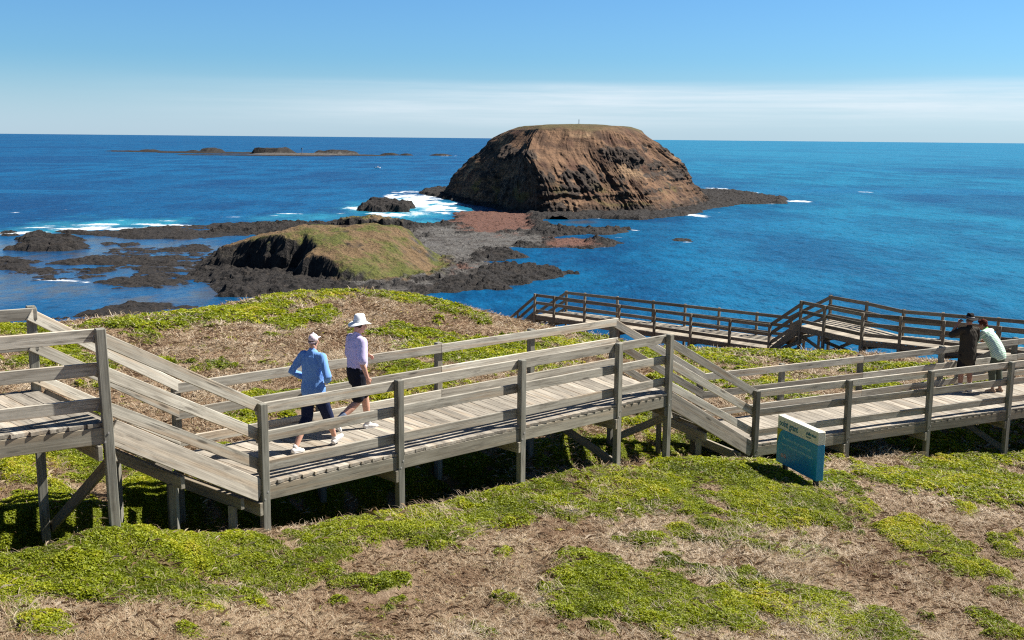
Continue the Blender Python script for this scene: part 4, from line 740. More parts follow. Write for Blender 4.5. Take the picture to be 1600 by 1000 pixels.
MB().board((31, 521, 36.2), (31, 521, 39.1), .28, .28, up=(1, 0, 0)).build('pole', M['steel'], tr, tr.location)
# ------------------------------------------------------------------ people
def tube(pts, rad, side=None, n=16):
    """closed loft; rad = radius or (half width along side, half depth)"""
    P = [np.array(p, float) for p in pts]; R_ = [(r, r) if np.isscalar(r) else r for r in rad]
    T = [unit(P[min(i + 1, len(P) - 1)] - P[max(i - 1, 0)]) for i in range(len(P))]
    # rounded ends
    def cap(p, t, r, sg):
        m_ = min(r); return [(p + t * sg * m_ * math.sin(a), (r[0] * math.cos(a), r[1] * math.cos(a))) for a in (.5, .95, 1.3)]
    S = [(p, r, t) for p, r, t in zip(P, R_, T)]
    S = [(p, r, T[0]) for p, r in cap(P[0], T[0], R_[0], -1)][::-1] + S + [(p, r, T[-1]) for p, r in cap(P[-1], T[-1], R_[-1], 1)]
    V = []; sd = np.array(side, float) if side is not None else None
    for p, r, t in S:
        a = sd if sd is not None else (np.array([1., 0, 0]) if abs(t[0]) < .8 else np.array([0, 1., 0]))
        a = unit(a - (a @ t) * t); b_ = np.cross(t, a)
        for k in range(n): V.append(p + a * r[0] * math.cos(k * 2 * math.pi / n) + b_ * r[1] * math.sin(k * 2 * math.pi / n))
    m_ = len(S); F4 = [[i * n + k, i * n + (k + 1) % n, (i + 1) * n + (k + 1) % n, (i + 1) * n + k] for i in range(m_ - 1) for k in range(n)]
    c0, c1 = len(V), len(V) + 1; V += [S[0][0] - S[0][2] * .001, S[-1][0] + S[-1][2] * .001]
    F3 = [[c0, (k + 1) % n, k] for k in range(n)] + [[c1, (m_ - 1) * n + k, (m_ - 1) * n + (k + 1) % n] for k in range(n)]
    return np.array(V), F4, F3
def ell3(c, r, Rm=None):
    a = np.linspace(-math.pi / 2 + .25, math.pi / 2 - .25, 9); ax = np.array([0, 0, 1.])
    V, F4, F3 = tube([np.array([0, 0, math.sin(t)]) for t in a], [math.cos(t) for t in a], side=(1, 0, 0))
    V = V / np.maximum(np.abs(V[:, 2]).max(), 1) * np.array(r)
    if Rm is not None: V = V @ np.array(Rm).T
    return V + np.array(c), F4, F3
def fuse(name, prims, mat, parent, voxel=.007, smooth=3, wrinkle=0., wscale=14., squash=1.):
    V = []; F4 = []; F3 = []; k = 0
    for v, f4, f3 in prims:
        V.append(v); F4 += [[i + k for i in f] for f in f4]; F3 += [[i + k for i in f] for f in f3]; k += len(v)
    tmp = npmesh('tmp', np.vstack(V), [np.array(F4), np.array(F3)]); m1 = tmp.modifiers.new('r', 'REMESH'); m1.mode = 'VOXEL'; m1.voxel_size = voxel
    m2 = tmp.modifiers.new('s', 'SMOOTH'); m2.factor = .5; m2.iterations = smooth
    bpy.context.view_layer.update(); me = bpy.data.meshes.new_from_object(tmp.evaluated_get(bpy.context.evaluated_depsgraph_get()))
    old = tmp.data; bpy.data.objects.remove(tmp); bpy.data.meshes.remove(old); me.name = name
    n = len(me.vertices); co = np.empty(n * 3, np.float32); me.vertices.foreach_get('co', co); co = co.reshape(-1, 3)
    if wrinkle:
        no = np.empty(n * 3, np.float32); me.vertices.foreach_get('normal', no); no = no.reshape(-1, 3)
        q = fbm((co[:, 0] + co[:, 1] * .6) * wscale + 3, co[:, 2] * wscale * squash + co[:, 0] * 9, 3, 301, .6)
        co = co + no * (wrinkle * (1 - 2 * np.abs(q)))[:, None]; me.vertices.foreach_set('co', co.ravel())
    me.polygons.foreach_set('use_smooth', np.ones(len(me.polygons), bool)); me.materials.clear(); me.materials.append(mat); me.update()
    return link(bpy.data.objects.new(name, me), parent)
def hand(w, d, pn, th, curl=.5, spread=1.):
    """w wrist, d pointing direction, pn palm normal (fingers curl that way), th thumb side"""
    w = np.array(w, float); d = unit(d); pn = np.array(pn, float); pn = unit(pn - (pn @ d) * d); t = np.cross(d, pn); t = t if t @ np.array(th, float) > 0 else -t
    L = [tube([w - d * .01, w + d * .03, w + d * .07, w + d * .088], [(.026, .019), (.036, .016), (.040, .014), (.037, .011)], side=t, n=14)]
    for off, ln in ((.029, .072), (.0098, .081), (-.0098, .076), (-.028, .060)):
        b_ = w + d * .085 + t * off * spread; a = .25 * curl; q = [b_ - d * .015, b_]
        for sg in (.45, .32, .23):
            a += curl * .75; q.append(q[-1] + (d * math.cos(a) + pn * math.sin(a)) * ln * sg)
        L.append(tube(q, [.0095, .0095, .009, .0085, .0075], n=10))
    b_ = w + d * .022 + t * .026; v = unit(d * .62 + t * .7 + pn * .30); v2 = unit(d * .85 + t * .25 + pn * (.3 + .5 * curl))
    L.append(tube([b_, b_ + v * .032, b_ + v * .032 + v2 * .028, b_ + v * .032 + v2 * .05], [.015, .012, .0105, .009], n=10))
    return L
def rotm(yaw=0, pitch=0, roll=0):
    return np.array(Matrix.Rotation(-yaw, 3, 'Z') @ Matrix.Rotation(pitch, 3, 'X') @ Matrix.Rotation(roll, 3, 'Y'))
def headparts(c, Rm, s=1.):
    c = np.array(c, float); f = lambda p: c + Rm @ (np.array(p) * s)
    E = lambda p, r: ell3(f(p), np.array(r) * s, Rm)
    return [E((0, -.012, .03), (.077, .098, .098)), E((0, .028, -.04), (.060, .070, .082)), E((0, .066, -.098), (.027, .024, .022)),
            tube([f((0, .090, .022)), f((0, .106, -.008)), f((0, .117, -.026))], [.009 * s, .011 * s, .015 * s], n=10), E((.013, .104, -.03), (.009, .010, .008)), E((-.013, .104, -.03), (.009, .010, .008)),
            E((0, .093, -.055), (.026, .010, .0065)), E((0, .090, -.068), (.023, .011, .0075)), E((0, .082, .030), (.050, .017, .010)),
            E((.038, .074, -.02), (.018, .018, .016)), E((-.038, .074, -.02), (.018, .018, .016)),
            E((.078, -.008, -.006), (.010, .022, .033)), E((-.078, -.008, -.006), (.010, .022, .033)),
            E((0, -.06, -.05), (.052, .05, .06))]
def eyes(root, c, Rm, s=1.):
    for sg in (-1, 1):
        fuse('eye', [ell3(np.array(c) + Rm @ (np.array((sg * .031, .080, .010)) * s), (.012, .010, .009))], M['eye'], root, .003, 1)
def limb(a, b_, c, r): # two-segment limb with calf / forearm swelling, r at 0, mid, joint, swell, end
    a, b_, c = map(lambda q: np.array(q, float), (a, b_, c))
    return tube([a, a + (b_ - a) * .4, a + (b_ - a) * .8, b_, b_ + (c - b_) * .15, b_ + (c - b_) * .35, b_ + (c - b_) * .7, c], [r[0], r[1], r[2], r[2], r[2] * 1.02, r[3], r[3] * .78, r[4]])
def shoe(root, ankle, fwd, up, mat, sole, s=1.):
    A = np.array(ankle, float); fd = unit(fwd); u = np.array(up, float); u = unit(u - (u @ fd) * fd); sd = np.cross(fd, u)
    g_ = lambda x_, z: A + (fd * x_ + u * z) * s
    sh = fuse('shoe', [tube([g_(-.055, -.052), g_(0, -.05), g_(.07, -.06), g_(.125, -.068), g_(.165, -.074)], [(.036, .040), (.040, .046), (.046, .036), (.045, .026), (.032, .018)], side=sd),
                       tube([g_(0, -.05), g_(-.008, .005)], [(.041, .046), (.038, .046)], side=sd)], mat, root, .006, 2)
    fuse('sole', [tube([g_(-.058, -.086), g_(.0, -.088), g_(.08, -.09), g_(.14, -.089), g_(.175, -.084)], [(.037, .012), (.038, .012), (.046, .012), (.044, .012), (.03, .010)], side=sd)], sole, sh, .006, 1)
    return sh
def lathe(name, prof, c, Rm, mat, parent, n=48, wob=None):
    V = []; 
    for r, z in prof:
        for k in range(n):
            a = 2 * math.pi * k / n; x_, y_, zz_ = r * math.cos(a), r * math.sin(a) * 1.12, z
            if wob: x_, y_, zz_ = wob(x_, y_, zz_, r, a)
            V.append(np.array(c) + Rm @ np.array([x_, y_, zz_]))
    m_ = len(prof); F = [[i * n + k, i * n + (k + 1) % n, (i + 1) * n + (k + 1) % n, (i + 1) * n + k] for i in range(m_ - 1) for k in range(n)]
    return npmesh(name, np.array(V), np.array(F), mat, parent, True)
skin = plain('light skin', (.56, .31, .22), .10, 60, .5, .4, .05, .001); skin.node_tree.nodes['Principled BSDF'].inputs['Subsurface Weight'].default_value = .08
tan = plain('tanned skin', (.40, .20, .13), .10, 60, .5, .4, .05, .001)
M['eye'] = plain('eye', (.06, .045, .04), .2, 60, .2, .5, 0)
def cloth(name, col, var=.12): return plain(name, col, min(var, .06) if var == .12 else var, 26, .85, .15, .25, .0015)
def at_deck(x_, y_, z, az, label, scale=1.):
    r = thing('person', label, 'person', (x_, y_, z)); r.rotation_euler = (0, 0, -math.radians(az)); r.scale = (scale,) * 3; return r
X1 = (1, 0, 0)
# --- walker in lilac shirt
r = at_deck(-2.42, 16.46, 25.4, 50, 'person in lilac shirt, dark shorts and white brimmed hat striding along the boardwalk', 1.035)
hc = (.01, .06, 1.645); Rh = rotm(-.05, -.08); SHR, SHL = (.185, -.01, 1.425), (-.185, .015, 1.425)
ELR, WRR = (.245, -.06, 1.13), (.245, .03, .885); ELL, WRL = (-.235, .02, 1.135), (-.20, .275, 1.135)
HR, KR, AR = (.095, 0, .90), (.095, -.06, .49), (.09, -.40, .265); HL, KL, AL = (-.095, .01, .90), (-.10, .20, .495), (-.10, .245, .092)
torso = [(0, 0, .86), (0, 0, .94), (0, .005, 1.05), (0, .012, 1.2), (0, .0, 1.33), (0, -.005, 1.42), (0, .0, 1.465)]; trad = [(.155, .11), (.165, .12), (.160, .125), (.170, .125), (.175, .112), (.13, .085), (.07, .06)]
B = [tube(torso, trad, side=X1), tube([(0, -.005, 1.44), (0, .02, 1.52), (0, .04, 1.58)], [.062, .056, .055]), limb(SHR, ELR, WRR, (.052, .047, .040, .042, .028)), limb(SHL, ELL, WRL, (.052, .047, .040, .042, .028)),
     limb(HR, KR, AR, (.088, .08, .057, .060, .038)), limb(HL, KL, AL, (.088, .08, .057, .060, .038))]
B += headparts(hc, Rh) + hand(WRR, (0, .25, -1), (-1, .2, 0), (0, 1, 0), .55) + hand(WRL, (.15, 1, -.25), (.6, 0, -.8), (.9, 0, .5), .6)
fuse('body', B, skin, r, .0065, 2); eyes(r, hc, Rh)
lil = cloth('lilac cotton', (.60, .52, .74)); navy = cloth('black navy cotton', (.012, .014, .022)); wh = cloth('white shoe leather', (.72, .70, .68)); grey = cloth('grey shoe sole', (.45, .44, .43)); sock = cloth('blue grey sock', (.16, .20, .28))
def grow(rad, d): return [(a + d, b_ + d) for a, b_ in rad]
sh_ = fuse('shirt', [tube([(0, 0, .935), (0, 0, .985)] + torso[2:], [(.166, .122), (.174, .130)] + grow(trad[2:], .017), side=X1), tube([SHR, (.215, -.035, 1.29), (.245, -.055, 1.17)], [.072, .075, .074]), tube([SHL, (-.212, .02, 1.29), (-.232, .022, 1.18)], [.072, .075, .074]),
           tube([SHL, (0, -.005, 1.435), SHR], [.066, .078, .066])], lil, r, .008, 4, .0055, 11, .6)
fuse('collar', [tube([(0, -.012, 1.468), (0, .004, 1.505)], [(.074, .068), (.067, .062)], side=X1)], lil, sh_, .006, 2)
fuse('shorts', [tube([(0, 0, .83), (0, 0, .90), (0, 0, .97)], [(.168, .128), (.184, .140), (.188, .146)], side=X1), tube([(.09, 0, .89), (.092, -.025, .74), (.094, -.05, .575)], [.105, .102, .098]), tube([(-.09, .01, .89), (-.097, .095, .70), (-.10, .165, .575)], [.105, .102, .098])], navy, r, .008, 4, .005, 10, .5)
fuse('sock', [tube([AR, np.array(AR) + (np.array(KR) - AR) * .3], [.044, .055])], sock, r, .006, 2); fuse('sock', [tube([AL, np.array(AL) + (np.array(KL) - AL) * .13], [.044, .046])], wh, r, .006, 2)
shoe(r, AR, (0, .62, -.78), (0, .78, .62), wh, grey); shoe(r, AL, (0, 1, 0), (0, 0, 1), wh, grey)
def hatw(x_, y_, z, r_, a):
    if r_ > .105: z = z + (.022 * math.cos(2 * a) - .012) * (r_ - .1) / .07
    elif z > .06: x_ *= .82
    return x_, y_, z
hat = cloth('white cotton hat', (.80, .82, .82), .04)
h_ = lathe('hat', [(.001, .122), (.03, .126), (.055, .125), (.072, .112), (.084, .05), (.091, .008), (.105, .0), (.13, -.006), (.160, -.014), (.163, -.018), (.157, -.020), (.13, -.012), (.10, -.006), (.088, -.004)], np.array(hc) + Rh @ np.array([0, -.01, .052]), Rh @ rotm(0, .10), hat, r, wob=hatw)
lathe('hat_band', [(.0905, .012), (.0925, .012), (.0905, .030), (.0885, .030)], np.array(hc) + Rh @ np.array([0, -.01, .052]), Rh @ rotm(0, .10), cloth('hat band', (.68, .70, .70)), h_)
fuse('hair', [ell3(np.array(hc) + Rh @ np.array([0, -.03, .018]), (.082, .088, .075), Rh)], cloth('dark brown hair', (.05, .032, .022), .4), r, .006, 2, .003, 60)
# --- walker in blue shirt
r = at_deck(-2.92, 15.46, 25.4, 30, 'person in blue shirt, navy cropped trousers and pale pink cap with hands on hips', 1.0)
hc = (-.005, .035, 1.635); Rh = rotm(-.38, .0); SHR, SHL = (.175, 0, 1.42), (-.175, 0, 1.42)
ELR, WRR = (.335, -.075, 1.165), (.185, .10, 1.035); ELL, WRL = (-.345, -.075, 1.165), (-.19, .09, 1.04)
HR, KR, AR = (.09, 0, .90), (.09, .20, .50), (.085, .36, .125); HL, KL, AL = (-.09, 0, .90), (-.09, -.07, .49), (-.09, -.33, .155)
AL = (-.09, -.31, .105); KL = (-.09, -.05, .495)
torso = [(0, 0, .86), (0, 0, .94), (0, .0, 1.06), (0, .005, 1.2), (0, -.005, 1.33), (0, -.01, 1.42), (0, -.005, 1.46)]; trad = [(.165, .12), (.172, .125), (.150, .112), (.160, .115), (.165, .105), (.125, .08), (.065, .056)]
B = [tube(torso, trad, side=X1), tube([(0, -.01, 1.43), (0, .01, 1.52), (0, .02, 1.57)], [.056, .050, .050]), limb(SHR, ELR, WRR, (.046, .042, .036, .038, .025)), limb(SHL, ELL, WRL, (.046, .042, .036, .038, .025)),
     limb(HR, KR, AR, (.09, .08, .055, .056, .036)), limb(HL, KL, AL, (.09, .08, .055, .056, .036))]
B += headparts(hc, Rh, .97) + hand(WRR, (-.55, .75, -.25), (-.7, -.7, 0), (0, .2, 1), .35) + hand(WRL, (.55, .75, -.25), (.7, -.7, 0), (0, .2, 1), .35)
fuse('body', B, skin, r, .0065, 2); eyes(r, hc, Rh, .97)
blue = cloth('blue cotton', (.165, .33, .68)); dnv = cloth('navy cotton', (.013, .020, .055))
e1 = lambda a, b_, f: np.array(a) + (np.array(b_) - a) * f
sh_ = fuse('shirt', [tube([(0, -.005, .875), (0, 0, .95)] + torso[2:], grow([(.172, .13), (.174, .13)] + trad[2:], .020), side=X1), tube([SHR, e1(SHR, ELR, .5), ELR, e1(ELR, WRR, .55)], [.066, .060, .055, .050]), tube([SHL, e1(SHL, ELL, .5), ELL, e1(ELL, WRL, .55)], [.066, .060, .055, .050]),
           tube([SHL, (0, -.012, 1.43), SHR], [.060, .072, .060])], blue, r, .008, 4, .007, 11, .55)
for E_, W2 in ((ELR, WRR), (ELL, WRL)): fuse('cuff', [tube([e1(E_, W2, .52), e1(E_, W2, .64)], [.053, .051])], blue, sh_, .006, 2)
fuse('collar', [tube([(0, -.018, 1.46), (0, -.006, 1.505)], [(.068, .062), (.060, .056)], side=X1)], blue, sh_, .006, 2)
fuse('trousers', [tube([(0, 0, .82), (0, 0, .90), (0, 0, .98)], [(.172, .13), (.182, .138), (.165, .125)], side=X1), tube([(.085, 0, .88), e1(HR, KR, .55), KR, e1(KR, AR, .30)], [.105, .095, .083, .080]), tube([(-.085, 0, .88), e1(HL, KL, .55), KL, e1(KL, AL, .30)], [.105, .095, .083, .080])], dnv, r, .008, 4, .006, 10, .5)
shoe(r, AR, (0, .93, .36), (0, -.36, .93), wh, grey, .95); shoe(r, AL, (0, 1, -.06), (0, .06, 1), wh, grey, .95)
pk = cloth('pale pink cotton', (.74, .60, .63), .05)
cp = fuse('cap', [ell3(np.array(hc) + Rh @ np.array([0, -.012, .048]), (.086, .106, .088), Rh), tube([np.array(hc) + Rh @ np.array([0, .05, .052]), np.array(hc) + Rh @ np.array([0, .13, .050]), np.array(hc) + Rh @ np.array([0, .165, .040])], [(.078, .012), (.075, .006), (.05, .004)], side=Rh @ np.array([1, 0, 0]))], pk, r, .006, 2)
fuse('cap_button', [ell3(np.array(hc) + Rh @ np.array([0, -.012, .137]), (.008, .008, .005))], pk, cp, .003, 1)
fuse('cap_strap', [tube([np.array(hc) + Rh @ np.array([x_, -.088 - .022 * (1 - (x_ / .05) ** 2), -.006]) for x_ in (-.05, -.025, 0, .025, .05)], [(.010, .004)] * 5, side=Rh @ np.array([0, 0, 1]))], cloth('cap strap', (.55, .42, .46)), cp, .004, 1)
fuse('hair', [ell3(np.array(hc) + Rh @ np.array([0, -.032, .0]), (.080, .076, .070), Rh)], cloth('greying brown hair', (.16, .12, .10), .4), r, .006, 2, .003, 60)
# --- couple at the handrail
lfA, lfB = np.array(W_['low_far'][3]), np.array(W_['low_far'][4]); ld_ = unit(lfB - lfA); li_ = np.array([ld_[1], -ld_[0]])
pm = lfA + ld_ * .42 + li_ * .34; pw = lfA + ld_ * 1.06 + li_ * .62
r = at_deck(pm[0], pm[1], 24.05, -14, 'person in dark khaki shirt and shorts lifting one hand to a black brimmed hat', 1.06)
hc = (.03, .06, 1.635); Rh = rotm(.25, -.16, .10); SHR, SHL = (.19, 0, 1.42), (-.19, .01, 1.43)
ELR, WRR = (.26, .10, 1.15), (.15, .30, 1.10); ELL, WRL = (-.40, .10, 1.30), (-.19, .13, 1.60)
HR, KR, AR = (.095, 0, .9), (.11, .03, .49), (.12, -.01, .09); HL, KL, AL = (-.095, 0, .9), (-.11, .03, .49), (-.13, -.01, .09)
torso = [(0, 0, .86), (0, 0, .94), (0, .005, 1.05), (0, .012, 1.2), (0, .0, 1.33), (0, -.005, 1.42), (0, .0, 1.465)]; trad = [(.165, .12), (.175, .13), (.172, .135), (.178, .13), (.18, .115), (.135, .088), (.072, .062)]
B = [tube(torso, trad, side=X1), tube([(0, -.005, 1.44), (0, .025, 1.52), (0, .045, 1.57)], [.064, .058, .056]), limb(SHR, ELR, WRR, (.052, .047, .040, .042, .028)), limb(SHL, ELL, WRL, (.052, .047, .040, .042, .028)),
     limb(HR, KR, AR, (.09, .082, .058, .062, .039)), limb(HL, KL, AL, (.09, .082, .058, .062, .039))]
B += headparts(hc, Rh) + hand(WRR, (-.3, .9, 0), (0, 0, -1), (-1, 0, 0), .35) + hand(WRL, (.75, .1, .35), (.4, .5, -.6), (0, .8, -.3), .7)
fuse('body', B, tan, r, .0065, 2); eyes(r, hc, Rh)
kh = cloth('dark khaki cotton', (.040, .034, .026)); bk = cloth('black cotton', (.012, .012, .014))
sh_ = fuse('shirt', [tube([(0, 0, .76), (0, 0, .86), (0, 0, .95)] + torso[2:], grow([(.185, .145), (.180, .14), (.178, .14)] + trad[2:], .020), side=X1), tube([SHR, e1(SHR, ELR, .5), e1(SHR, ELR, .85)], [.072, .074, .072]), tube([SHL, e1(SHL, ELL, .5), e1(SHL, ELL, .9)], [.072, .074, .072]),
           tube([SHL, (0, -.005, 1.435), SHR], [.066, .08, .066])], kh, r, .008, 4, .007, 10, .55)
fuse('collar', [tube([(0, -.012, 1.468), (0, .008, 1.50)], [(.076, .07), (.069, .064)], side=X1)], kh, sh_, .006, 2)
fuse('shorts', [tube([(0, 0, .80), (0, 0, .92)], [(.178, .135), (.182, .138)], side=X1), tube([(.09, 0, .88), (.10, .02, .70), (.108, .028, .53)], [.108, .106, .104]), tube([(-.09, 0, .88), (-.10, .02, .70), (-.108, .028, .53)], [.108, .106, .104])], bk, r, .008, 3, .005, 10, .5)
for A_, K_ in ((AR, KR), (AL, KL)): fuse('sock', [tube([A_, e1(A_, K_, .25)], [.045, .052])], wh, r, .006, 2); shoe(r, A_, (.1 if A_ is AR else -.1, 1, 0), (0, 0, 1), wh, grey)
blk = cloth('black felt hat', (.014, .013, .014), .3)
def hatk(x_, y_, z, r_, a):
    if r_ > .105: z = z + (.026 * math.cos(2 * a) + .004) * (r_ - .1) / .07
    elif z > .06: x_ *= .86; z -= .022 * max(0, 1 - (x_ / .035) ** 2)
    return x_, y_, z
hh = np.array(hc) + Rh @ np.array([0, -.01, .055])
h_ = lathe('hat', [(.001, .118), (.03, .122), (.058, .118), (.078, .105), (.086, .05), (.092, .008), (.105, .0), (.14, -.004), (.172, -.010), (.175, -.014), (.169, -.016), (.14, -.010), (.10, -.006), (.088, -.004)], hh, Rh @ rotm(0, .14), blk, r, wob=hatk)
lathe('hat_band', [(.0925, .010), (.0945, .010), (.0905, .034), (.0885, .034)], hh, Rh @ rotm(0, .14), cloth('pale hat band', (.34, .33, .32)), h_)
fuse('hair', [ell3(np.array(hc) + Rh @ np.array([0, -.03, .015]), (.081, .086, .075), Rh)], cloth('grey brown hair', (.10, .075, .06), .4), r, .006, 2, .003, 60)
r = at_deck(pw[0], pw[1], 24.05, -38, 'person in green and white striped top leaning forearms on the handrail, short auburn hair', 1.02)
hc = (0, .37, 1.565); Rh = rotm(-.25, -.28); SHR, SHL = (.175, .245, 1.40), (-.175, .245, 1.40)
ELR, WRR = (.235, .42, 1.125), (.10, .62, 1.13); ELL, WRL = (-.235, .42, 1.125), (-.10, .64, 1.13)
HR, KR, AR = (.095, -.07, .88), (.10, -.04, .49), (.10, -.12, .09); HL, KL, AL = (-.095, -.07, .88), (-.10, .00, .49), (-.11, -.05, .09)
torso = [(0, -.08, .84), (0, -.065, .93), (0, -.01, 1.05), (0, .085, 1.18), (0, .175, 1.30), (0, .235, 1.385), (0, .265, 1.425)]; trad = [(.175, .13), (.18, .138), (.165, .13), (.168, .128), (.168, .112), (.125, .082), (.066, .058)]
B = [tube(torso, trad, side=X1), tube([(0, .245, 1.395), (0, .305, 1.475), (0, .33, 1.51)], [.058, .052, .050]), limb(SHR, ELR, WRR, (.048, .044, .038, .040, .026)), limb(SHL, ELL, WRL, (.048, .044, .038, .040, .026)),
     limb(HR, KR, AR, (.092, .082, .056, .056, .036)), limb(HL, KL, AL, (.092, .082, .056, .056, .036))]
B += headparts(hc, Rh, .97) + hand(WRR, (-.6, .7, .1), (0, -.2, -1), (0, 1, .3), .5) + hand(WRL, (.6, .7, .1), (0, -.2, -1), (0, 1, .3), .5)
fuse('body', B, tan, r, .0065, 2); eyes(r, hc, Rh, .97)
m, t, b = newmat('green and white striped jersey', .85, .15); p = nd(t, 'ShaderNodeTexCoord').outputs['Object']; sp_ = nd(t, 'ShaderNodeSeparateXYZ'); t.links.new(p, sp_.inputs[0])
ph = mathn(t, 'ADD', mathn(t, 'MULTIPLY', sp_.outputs[2], .72), mathn(t, 'MULTIPLY', sp_.outputs[1], .69))
setc(t, b, mix(t, mapr(t, mathn(t, 'SINE', mathn(t, 'MULTIPLY', ph, 150)), -.15, .15), (.72, .76, .70), (.33, .58, .40)))
sh_ = fuse('striped_top', [tube([(0, -.075, .87), (0, -.055, .94)] + torso[2:], grow([(.182, .14), (.182, .142)] + trad[2:], .019), side=X1), tube([SHR, e1(SHR, ELR, .5), e1(SHR, ELR, .8)], [.066, .066, .064]), tube([SHL, e1(SHL, ELL, .5), e1(SHL, ELL, .8)], [.066, .066, .064]),
           tube([SHL, (0, .245, 1.415), SHR], [.06, .074, .06])], m, r, .008, 4, .005, 10, .6)
fuse('collar', [tube([(0, .258, 1.43), (0, .29, 1.465)], [(.072, .068), (.064, .06)], side=X1)], cloth('bright green collar', (.16, .46, .10)), sh_, .006, 2)
gt = cloth('grey green cotton', (.085, .098, .072))
fuse('trousers', [tube([(0, -.08, .80), (0, -.07, .90), (0, -.04, .95)], [(.178, .138), (.188, .146), (.178, .14)], side=X1), tube([(.088, -.075, .86), e1(HR, KR, .5), KR, e1(KR, AR, .68)], [.108, .098, .086, .076]), tube([(-.088, -.075, .86), e1(HL, KL, .5), KL, e1(KL, AL, .68)], [.108, .098, .086, .076])], gt, r, .008, 4, .005, 10, .4)
for A_ in (AR, AL): shoe(r, A_, (0, 1, 0), (0, 0, 1), cloth('beige sandal leather', (.34, .24, .17)), grey, .93)
fuse('hair', [ell3(np.array(hc) + Rh @ np.array([0, -.018, .042]), (.092, .112, .096), Rh), ell3(np.array(hc) + Rh @ np.array([0, -.055, -.02]), (.082, .06, .07), Rh), ell3(np.array(hc) + Rh @ np.array([0, .055, .085]), (.07, .05, .04), Rh)], cloth('auburn hair', (.085, .022, .014), .5), r, .006, 2, .006, 45)
# ------------------------------------------------------------------ plants on the headland
def leafmat(name, cols, trans=.25):
    m, t, b = newmat(name, .55, .35); f = attr(t, 'tint')
    n = nd(t, 'ShaderNodeValToRGB'); t.links.new(f, n.inputs[0]); cr = n.color_ramp
    while len(cr.elements) < len(cols): cr.elements.new(.5)
    for e, (pos, c) in zip(cr.elements, cols): e.position = pos; e.color = (*c, 1)
    t.links.new(n.outputs[0], b.inputs['Base Color'])
    if trans:
        tr = nd(t, 'ShaderNodeBsdfTranslucent'); t.links.new(n.outputs[0], tr.inputs[0]); ms = nd(t, 'ShaderNodeMixShader'); ms.inputs[0].default_value = trans
        out = [x for x in t.nodes if x.type == 'OUTPUT_MATERIAL'][0]
        t.links.new(b.outputs[0], ms.inputs[1]); t.links.new(tr.outputs[0], ms.inputs[2]); t.links.new(ms.outputs[0], out.inputs[0])
    return m
M['leaf'] = leafmat('matted succulent leaves', [(0, (.065, .085, .008)), (.3, (.16, .195, .008)), (.6, (.28, .325, .009)), (.85, (.43, .42, .014)), (1, (.52, .41, .07))], .42)
M['straw'] = leafmat('dry grass blades', [(0, (.12, .065, .033)), (.3, (.30, .19, .11)), (.62, (.46, .355, .228)), (.85, (.53, .435, .305)), (1, (.68, .58, .45))], .22)
def scatter_pts(n, y0, y1, rng):
    y = np.sqrt(rng.random(n) * (y1 ** 2 - y0 ** 2) + y0 ** 2); x = (rng.random(n) * 2 - 1) * (.56 * y + 2.2)
    return x, y
def leaves(rng):
    VV, TT = [], []
    for y0, y1, size, lai in ((8.6, 13, .019, 2.5), (13, 18, .022, 2.4), (18, 26, .036, 2.2), (26, 36, .055, 2.0), (36, 47, .08, 1.9)):
        area = .56 * (y1 ** 2 - y0 ** 2) + 4.4 * (y1 - y0); n = int(lai * area / (size * size * .75))
        x, y = scatter_pts(n, y0, y1, rng); g_ = bil(GM, x, y)
        clump = fbm(x * 5.5, y * 5.5, 3, 201); patch = fbm(x * 1.3, y * 1.3, 3, 203)
        k = (g_ + .62 * clump + .30 * (rng.random(n) - .4) > .46) & (y < 46.5)
        x, y, g_, clump, patch = x[k], y[k], g_[k], clump[k], patch[k]; n = len(x)
        hgt = np.clip(.35 + .8 * clump + .3 * patch, .05, 1) * (.062 + .03 * (y > 22)) * np.clip(g_ * 1.3, .3, 1)
        u = rng.random(n) ** .5; z = bil(ZG_, x, y) + hgt * u + .004
        ti = np.arccos(1 - rng.random(n) * .45); az = rng.random(n) * 6.283; ro = rng.random(n) * 6.283; s = size * (.55 + .55 * rng.random(n) + .6 * np.clip(fbm(x * .9, y * .9, 2, 207) + .1, 0, .6) + .5 * (rng.random(n) < .08))
        nx, ny, nz = np.sin(ti) * np.cos(az), np.sin(ti) * np.sin(az), np.cos(ti)
        N = np.stack([nx, ny, nz], -1); A = np.stack([np.cos(ro), np.sin(ro), 0 * ro], -1); A = A - (A * N).sum(-1, keepdims=True) * N; A /= np.linalg.norm(A, axis=-1, keepdims=True); B = np.cross(N, A)
        P = np.stack([x, y, z], -1); s = s[:, None]
        VV.append(np.stack([P - A * s * .75, P + B * s * .48 + N * s * .10, P + A * s * .75, P - B * s * .48 + N * s * .10], 1).reshape(-1, 3))
        t = np.clip(.48 + .40 * patch + .22 * fbm(x * .35, y * .35, 3, 205) + .26 * clump + .22 * (u - .6) + .34 * (rng.random(n) - .5), 0, 1); TT.append(np.repeat(t, 4))
    V = np.vstack(VV); F = np.arange(len(V)).reshape(-1, 4)
    o = npmesh('ground_cover', V, F, M['leaf'], attrs={'tint': np.concatenate(TT)}); o['kind'] = 'stuff'; return len(F)
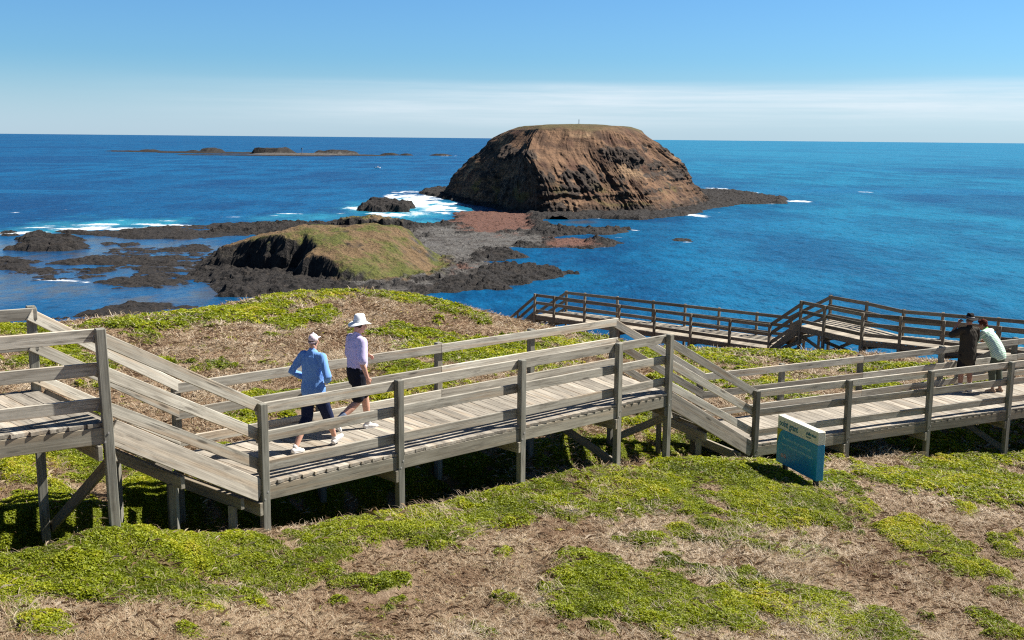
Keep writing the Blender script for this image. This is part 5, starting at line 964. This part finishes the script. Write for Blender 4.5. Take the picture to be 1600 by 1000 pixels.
def blades(rng):
    VV, TT = [], []
    for y0, y1, L, w, dens in ((8.6, 13, .15, .0016, 4600), (13, 18, .16, .0021, 3300), (18, 26, .18, .0036, 1500), (26, 36, .20, .0065, 620), (36, 47, .24, .010, 320)):
        area = .56 * (y1 ** 2 - y0 ** 2) + 4.4 * (y1 - y0); n = int(dens * area)
        x, y = scatter_pts(n, y0, y1, rng); g_ = bil(GM, x, y); bm = bil(BM, x, y)
        tus = fbm(x * 1.9, y * 1.9, 4, 211); tall = fbm(x * .6, y * .6, 3, 213)
        k = (rng.random(n) > g_ * (.88 + .07 * (tall < .15))) & (rng.random(n) > bm * .55) & (tus + .55 > .9 * rng.random(n) - .15)
        x, y, g_, bm, tus, tall = x[k], y[k], g_[k], bm[k], tus[k], tall[k]; n = len(x)
        az = 6.283 * fbm(x * .8, y * .8, 3, 215) + 3.4 * (rng.random(n) - .5) + 3.14 * (rng.random(n) < .3)
        elv = np.clip(.04 + .24 * rng.random(n) + .45 * np.clip(tall, 0, 1) + .5 * (rng.random(n) < .06), 0, 1.35)
        l = L * (.4 + .9 * rng.random(n)) * (1 + 1.0 * np.clip(tall, 0, .6)) ; z = bil(ZG_, x, y) + .012 * rng.random(n) + .03 * np.clip(tus, 0, 1)
        D = np.stack([np.cos(elv) * np.cos(az), np.cos(elv) * np.sin(az), np.sin(elv)], -1); S = np.stack([-np.sin(az), np.cos(az), 0 * az], -1)
        P = np.stack([x, y, z], -1); l = l[:, None]; ww = w * (.7 + .6 * rng.random(n))[:, None]
        mid = P + D * l * .55 + np.array([0, 0, .02]) * l / L; tip = P + D * l - np.array([0, 0, .10]) * l * rng.random((n, 1)) + S * l * .25 * (rng.random((n, 1)) - .5)
        VV.append(np.stack([P - S * ww, P + S * ww, mid + S * ww * .8, tip, mid - S * ww * .8], 1).reshape(-1, 3))
        t = np.clip(.56 + .40 * tus + .25 * fbm(x * .45, y * .45, 3, 217) + .75 * (rng.random(n) - .5) - .22 * np.clip(bm, 0, 1), .08, 1); TT.append(np.repeat(t, 5))
    V = np.vstack(VV); F = np.arange(len(V)).reshape(-1, 5)
    o = npmesh('dry_grass', V, F, M['straw'], attrs={'tint': np.concatenate(TT)}); o['kind'] = 'stuff'; return len(F)
print('leaves', leaves(np.random.default_rng(5)), 'blades', blades(np.random.default_rng(6)))
